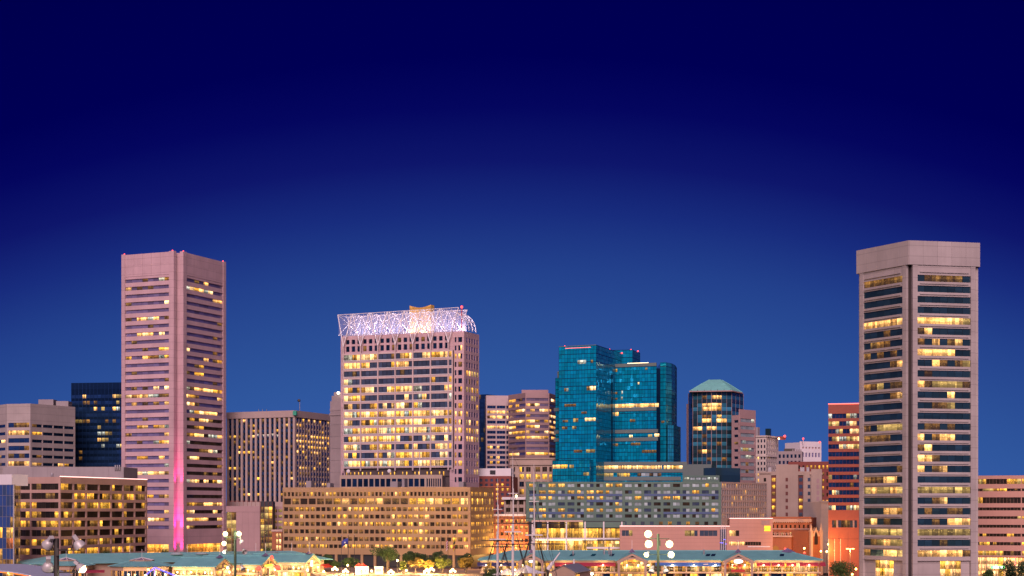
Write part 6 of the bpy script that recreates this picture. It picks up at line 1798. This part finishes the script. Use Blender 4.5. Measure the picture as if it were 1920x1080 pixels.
flood_pole(106, 105, 1009.5, .17, 'dark floodlight pole with four unlit domed heads at the lower left',
           [(90, 1022, 1.0, 0, (-.5, .5, -.5)), (151, 1024, 1.05, 0, (.55, .25, -.8)), (91, 1065, 1.05, 0, (-.2, .6, -.75)), (154, 1066, 1.05, 260, (.75, -.1, -.6))], 'metal_dark', [1031.5, 1073])
flood_pole(441, 190, 995, .15, 'green floodlight pole with bright heads in front of the left pavilion',
           [(423, 1001, .95, 150, W_), (448.5, 1001, .95, 150, W_), (420.5, 1019, .9, 120, W_), (421, 1035, .7, 60, (-.5, -.7, -.4)), (454, 1017, .75, 0, (.5, .1, -.8)), (459, 1035, .8, 0, (.4, -.8, -.4)), (428, 1064, .7, 60, (-.5, -.5, -.6)), (456, 1067, .75, 0, (.5, -.4, -.8))], 'metal_green', [1008, 1037, 1057])
flood_pole(1234, 152, 1001, .12, 'green floodlight pole with four glaring heads in front of the right pavilion',
           [(1215, 1001, 1.1, 150, W_), (1216, 1020, 1.15, 150, W_), (1255, 1020, 1.1, 150, W_), (1258, 1040, 1.0, 150, W_), (1212, 1040, .8, 80, (-.5, -.8, -.3)), (1221, 1073, .8, 0, (-.3, -.3, -.9)), (1249, 1073, .8, 0, (.3, -.3, -.9))], 'metal_green', [1010, 1040, 1061])

# ------------------------------------------------------------------ tall ship
def ship():
    T = Thing('sailing_ship', 'moored tall ship with three white masts, black yards and rigging', 'ship', (X(970, 515), 515, -1))
    masts = [(933, 534, 897, 1011, 955), (961.5, 515, 846, 997, 925), (1001, 497, 870, 1003, 940)]
    axis = Vector((X(1001, 497) - X(933, 534), 497 - 534)).normalized(); side = Vector((-axis.y, axis.x)); cen = Vector((X(966, 515), 515))
    m = MB(); secs = []
    for k in range(11):
        t = -1 + 2 * k / 10; w = 6.3 * (1 - abs(t) ** 3.2) ** .7 + .15; c = cen + axis * t * 30; sh = 1.2 * t * t
        secs.append([(c - side * w * s_, z) for s_, z in ((1.0, 4.6 + sh), (1.05, 2.4), (.85, 0), (.2, -2.4))] + [(c + side * w * s_, z) for s_, z in ((.2, -2.4), (.85, 0), (1.05, 2.4), (1.0, 4.6 + sh))])
    for sct in secs: m.v += [(p.x, p.y, z) for p, z in sct]
    for k in range(10):
        for i in range(8): j = (i + 1) % 8; m.f.append((k * 8 + i, k * 8 + j, (k + 1) * 8 + j, (k + 1) * 8 + i))
    m.f.append(tuple(range(8))); m.f.append(tuple(80 + i for i in range(8)))
    hull = m.build('hull', 'hull_black', T.e)
    m = MB()
    b0 = cen + axis * 28; m.tube((b0.x, b0.y, 5.5), (b0.x + axis.x * 16, b0.y + axis.y * 16, 10), .35, .12, 8); m.build('bowsprit', 'mast_white', T.e)
    tops = []
    for px, D, yt, yp, yc in masts:
        x = X(px, D); z = lambda y: Z(y, D); p = lambda zz: Vector((x, D, zz))
        m = MB(); m.tube(p(2), p(z(yp) + 2.5), .48, .40, 10); ms = m.build('mast', 'mast_white', T.e)
        m = MB(); m.tube(p(z(yp) - .5) + Vector((.15, -.3, 0)), p(z(yc) + 1.5) + Vector((.15, -.3, 0)), .27, .2, 8); m.tube(p(z(yc) - .5), p(z(yt)), .17, .05, 8); m.build('topmast', 'mast_white', ms)
        m = MB(); m.box(x - 2.6, x + 2.6, D - 1.4, D + 1.4, z(yp) - .2, z(yp) + .15); m.box(x - 1.5, x + 1.5, D - .5, D + .5, z(yc) - .12, z(yc) + .1); m.build('fighting_top', 'mast_white', ms)
        tops.append((x, D, z(yt), z(yp), z(yc)))
    for (pa, pb, y, D, r) in ((925, 1062, 981, 500, .22), (902, 1010, 1013.5, 533, .24), (896, 985, 1025, 532, .2), (925, 1003, 971, 513, .16), (985, 1068, 1019.5, 496, .22), (925, 990, 1020, 514, .2)):
        m = MB(); a, b = Vector((X(pa, D), D, Z(y, D))), Vector((X(pb, D), D, Z(y + .6, D))); c = (a + b) / 2
        m.tube(a, c, r * .45, r, 8); m.tube(c, b, r, r * .45, 8); m.build('yard', 'yard_black', T.e)
    for x, D, zt, zp, zc in tops:
        for s in (-1, 1):
            for k in range(5):
                q = Vector((x + s * (4.8 + .3 * k), D - 3 + 1.6 * k, 5)); T.rod('shroud', (x + s * 1.0, D, zp - .2), q, .05, 'yard_black', n=4)
            for k in range(3): T.rod('shroud', (x + s * 2.4, D - .8 + .8 * k, zp), (x + s * .4, D, zc), .035, 'yard_black', n=4)
            m = MB()
            for j in range(9):
                t = .12 + j * .095; a = Vector((x + s * (1.0 + 3.8 * t), D - 3 * t, zp - .2 + (5 - zp) * t)); b = Vector((x + s * (1.0 + 5.0 * t), D + 3.4 * t, zp - .2 + (5 - zp) * t)); m.tube(a, b, .03, n=4)
            m.build('ratlines', 'yard_black', T.e)
    for (a, b) in ((0, 1), (1, 2)):
        (xa, Da, ta, pa, ca), (xb, Db, tb, pb, cb) = tops[a], tops[b]
        for (za, zb) in ((ca, pb), (pa, 6.0), (ta - 1, cb)): T.rod('stay', (xa, Da, za), (xb, Db, zb), .04, 'yard_black', n=4)
        for (za, zb) in ((6.0, pb), (pa, cb)): T.rod('stay', (xa, Da, za), (xb, Db, zb), .04, 'yard_black', n=4)
    xb, Db, tb, pb, cb = tops[2]
    q = b0 + axis * 14
    for za in (pb, cb, tb - 1): T.rod('stay', (xb, Db, za), (q.x, q.y, 9.6), .05, 'yard_black', n=4)
    for (xx, D, t0, p0, c0), pxq in zip(tops, (905, 920, 1030)):
        T.rod('brace', (xx, D, p0), (X(pxq, D), D - 3, 6), .07, 'yard_black', n=4)
ship()

# ------------------------------------------------------------------ tents, crane, quay house, booths, flags
def tent(px, D, ypk, ye, hw, label, mat='canvas_white'):
    x = X(px, D); T = Thing('tent', label, 'tent', (x, D, 0)); zp, ze = Z(ypk, D), Z(ye, D); r = hw * D / F
    m = MB(); n = 16; rings = [(1.0, ze), (.72, ze + (zp - ze) * .16), (.45, ze + (zp - ze) * .40), (.2, ze + (zp - ze) * .75), (.02, zp)]
    for k, z in rings:
        for i in range(n):
            t = 2 * math.pi * i / n; kk = k * (1 + .08 * math.cos(4 * t)); m.v.append((x + r * kk * math.cos(t), D + r * .75 * kk * math.sin(t), z - (.25 * (1 - abs(math.cos(2 * t))) if k > .6 else 0)))
    for j in range(len(rings) - 1):
        for i in range(n): q = (i + 1) % n; m.f.append((j * n + i, j * n + q, (j + 1) * n + q, (j + 1) * n + i))
    m.build('canopy', mat, T.e, True)
    for i in range(4):
        t = math.pi / 4 + math.pi / 2 * i; T.rod('post', (x + r * .85 * math.cos(t), D + r * .62 * math.sin(t), 0), (x + r * .85 * math.cos(t), D + r * .62 * math.sin(t), ze + .3), .08, 'metal_grey')
    return T
t = tent(987, 562, 1059.5, 1073.5, 34, 'larger white peaked tent between the two taller masts'); ceiling_light(t, Vector((X(966, 556), 556, Z(1068, 556))), 350)
t = tent(952, 560, 1066, 1077, 28, 'smaller white peaked tent left of the main mast'); ceiling_light(t, Vector((X(940, 553), 553, Z(1071, 553))), 350)
T = Thing('quay_crane', 'white slanted quay crane boom right of the masts', 'crane', (X(1026, 555), 555, 0))
a, b = Vector((X(1027, 555), 555, Z(1068, 555))), Vector((X(1050, 555), 555, Z(1036, 555)))
T.rod('pedestal', (a.x, a.y, 0), a, .5, 'metal_dark'); m = MB(); m.tube(a, a.lerp(b, .45), .75, .55, 8); m.build('boom', 'white_paint', T.e); m = MB(); m.tube(a.lerp(b, .43), b, .28, .18, 8); m.build('boom_tip', 'white_paint', T.e)
f = FP(1034, 552, 1078, 546); fe = Face(f.end(), P2(1106, 566))
T = Thing('quay_house', 'small beige quay building with a grey metal gable roof', 'building', f.pt(4, -4, 0))
zr, ze = Z(1058.5, 556), Z(1071, 556)
T.core(corner(f, fe), 0, ze, 'fascia_tan')
A, B, C_, D_ = [Vector((p.x, p.y, ze)) for p in corner(f, fe)]
r0, r1 = (A + B) / 2 + Vector((0, 0, zr - ze)), (C_ + D_) / 2 + Vector((0, 0, zr - ze))
m = MB(); up = Vector((0, 0, .12)); m.slab([B + up + Vector((.5, -.3, -.2)), C_ + up + Vector((.5, 0, -.2)), r1 + up, r0 + up + Vector((0, -.5, 0))], .15); m.slab([A + up + Vector((-.5, 0, -.2)), r0 + up + Vector((0, -.5, 0)), r1 + up, D_ + up + Vector((-.5, 0, -.2))], .15); m.build('roof', 'roof_grey', T.e)
m = MB(); m.poly([A, B, r0]); m.poly([C_, D_, r1]); m.build('gable_wall', 'fascia_tan', T.e)
for k in range(3): T.pane(fe, 1.0 + k * 1.9, 2.1 + k * 1.9, ze - 2.6, ze - .9, .05, 'lit_amber')
T.rod('flue', r1.lerp(r0, .3), r1.lerp(r0, .3) + Vector((0, 0, 1.6)), .3, 'white_paint'); T.done()
p = Vector((X(1110, 545), 545, Z(1076, 545))); T.ball('wall_lamp', p, .5, 'bulb_warm'); T.lamp('wall_lamp_light', p + Vector((0, -.6, 0)), 700, (1, .65, .3), .4); T.rod('lamp_post', (p.x, p.y, 0), p, .08, 'metal_dark')
for px, w, lb in ((678, 23, 'wide pink-lit booth with a red parasol behind plaza lamps'), (710, 14, 'narrow pink-lit booth beside the large plaza tree')):
    D = 634; f = FP(px - w / 2, D, px + w / 2, D); T = Thing('market_booth', lb, 'booth', f.pt(f.L / 2, -1.5, 5.2)); zt = Z(1063.5, D)
    T.box('body', f, 0, f.L, 5.2, zt, -3, 0, 'white_paint'); T.box('roof', f, -.15, f.L + .15, zt, zt + .18, -3.2, .25, 'canvas_white'); T.box('counter', f, .3, f.L - .3, 6.0, 6.15, 0, .5, 'metal_grey'); T.box('hatch', f, .4, f.L - .4, 6.2, 7.2, 0, .05, 'panel_salmon')
    if w > 20:
        for k in range(2): q = f.pt(1 + 1.6 * k, -3.8, 5.2); m = MB(); m.tube(q + Vector((0, 0, 3.0)), q + Vector((0, 0, 4.1)), 1.5, .05, 8); m.build('parasol_top', 'canvas_red', T.e); T.rod('parasol_pole', q, q + Vector((0, 0, 3.2)), .05, 'metal_grey')
def flagpole(px, D, ytop, label, cloth=None, width=2.3, yt=1009, yb=1022, lean=0):
    x = X(px, D); T = Thing('flagpole', label, 'flagpole', (x, D, 0)); T.rod('pole', (x, D, 0), (x, D, Z(ytop, D)), .09, 'metal_dark'); T.ball('finial', (x, D, Z(ytop, D) + .1), .18, 'metal_grey')
    if cloth:
        za, zb = Z(yt, D), Z(yb, D); n = 8
        for si, mt in enumerate(cloth):
            m = MB(); k0, k1 = si / len(cloth), (si + 1) / len(cloth)
            for i in range(n):
                u0, u1 = i / n, (i + 1) / n
                P = lambda u, k: Vector((x - u * width, D + .25 * math.sin(u * 7), za + (zb - za) * k - u * u * lean))
                off = Vector((0, .03, 0)); q = [P(u0, k0), P(u1, k0), P(u1, k1), P(u0, k1)]
                m.quadbox([q[3], q[2], q[2] + off, q[3] + off, q[0], q[1], q[1] + off, q[0] + off])
            fl = m.build('flag', mt, T.e, True)
            if cloth == ['flag_blue']:
                c = Vector((x - width * .5, D - .32, (za + zb) / 2 - .5)); mm = MB()
                mm.poly([c + Vector((math.cos(2 * math.pi * i / 10) * (.42 if i % 2 == 0 else .2), 0, math.sin(2 * math.pi * i / 10) * (.42 if i % 2 == 0 else .2))) for i in range(10)]); mm.build('flag_emblem', 'flag_white', fl)
flagpole(640, 575, 1004, 'bare leftmost flagpole of the left trio')
flagpole(653, 575, 1003, 'flagpole flying a blue flag with white emblem', ['flag_blue'], 2.3, 1009, 1020, 1.2)
flagpole(664.5, 575, 1003, 'bare flagpole right of the blue flag')
flagpole(827, 575, 1005, 'bare flagpole left of the striped flag')
flagpole(840, 575, 1003, 'flagpole with a limp red and white striped flag', ['flag_red', 'flag_white'] * 4, .7, 1012, 1030, .8)
flagpole(853, 575, 1003, 'flagpole with a limp yellow and black flag', ['flag_yellow', 'flag_black', 'flag_yellow', 'flag_red', 'flag_yellow'], .6, 1011, 1031, .8)

# pale curved canopy at the left edge
D = 430; T = Thing('canopy_roof', 'pale blue curved canopy roof with orange underside at the lower left corner', 'canopy', (X(10, D), D + 10, 0))
m = MB(); n = 12
for i in range(n):
    for dz in (0,): pass
    t0, t1 = i / n, (i + 1) / n
    def S(t, y): px = -70 + 165 * t; return Vector((X(px, D), D + y, Z(1069, D) - (max(0, t - .3) / .7) ** 2 * 2.9))
    q = [S(t0, 0), S(t1, 0), S(t1, 22), S(t0, 22)]
    q[2].z += .9; q[3].z += .9; dn = Vector((0, 0, -.22)); m.quadbox([q[0] + dn, q[1] + dn, q[2] + dn, q[3] + dn, q[0], q[1], q[2], q[3]])
m.build('shell', 'canvas_pale', T.e)
m = MB()
for i in range(n):
    t0, t1 = i / n, (i + 1) / n; a, b = S(t0, .3), S(t1, .3); m.tube(a + Vector((0, 0, -.45)), b + Vector((0, 0, -.45)), .1, n=5)
m.build('orange_neon', 'neon_orange', T.e)
for k in range(4): q = S(.15 + .27 * k, 3 + (k % 2) * 14); T.rod('post', (q.x, q.y, 0), q, .16, 'metal_grey')
for k in range(3): T.lamp('canopy_light', S(.2 + .25 * k, 5) + Vector((0, 0, -1.2)), 900, (1.0, .36, .08), .3); T.ball('canopy_bulb', S(.2 + .25 * k, 5) + Vector((0, 0, -.8)), .2, 'bulb_sodium')
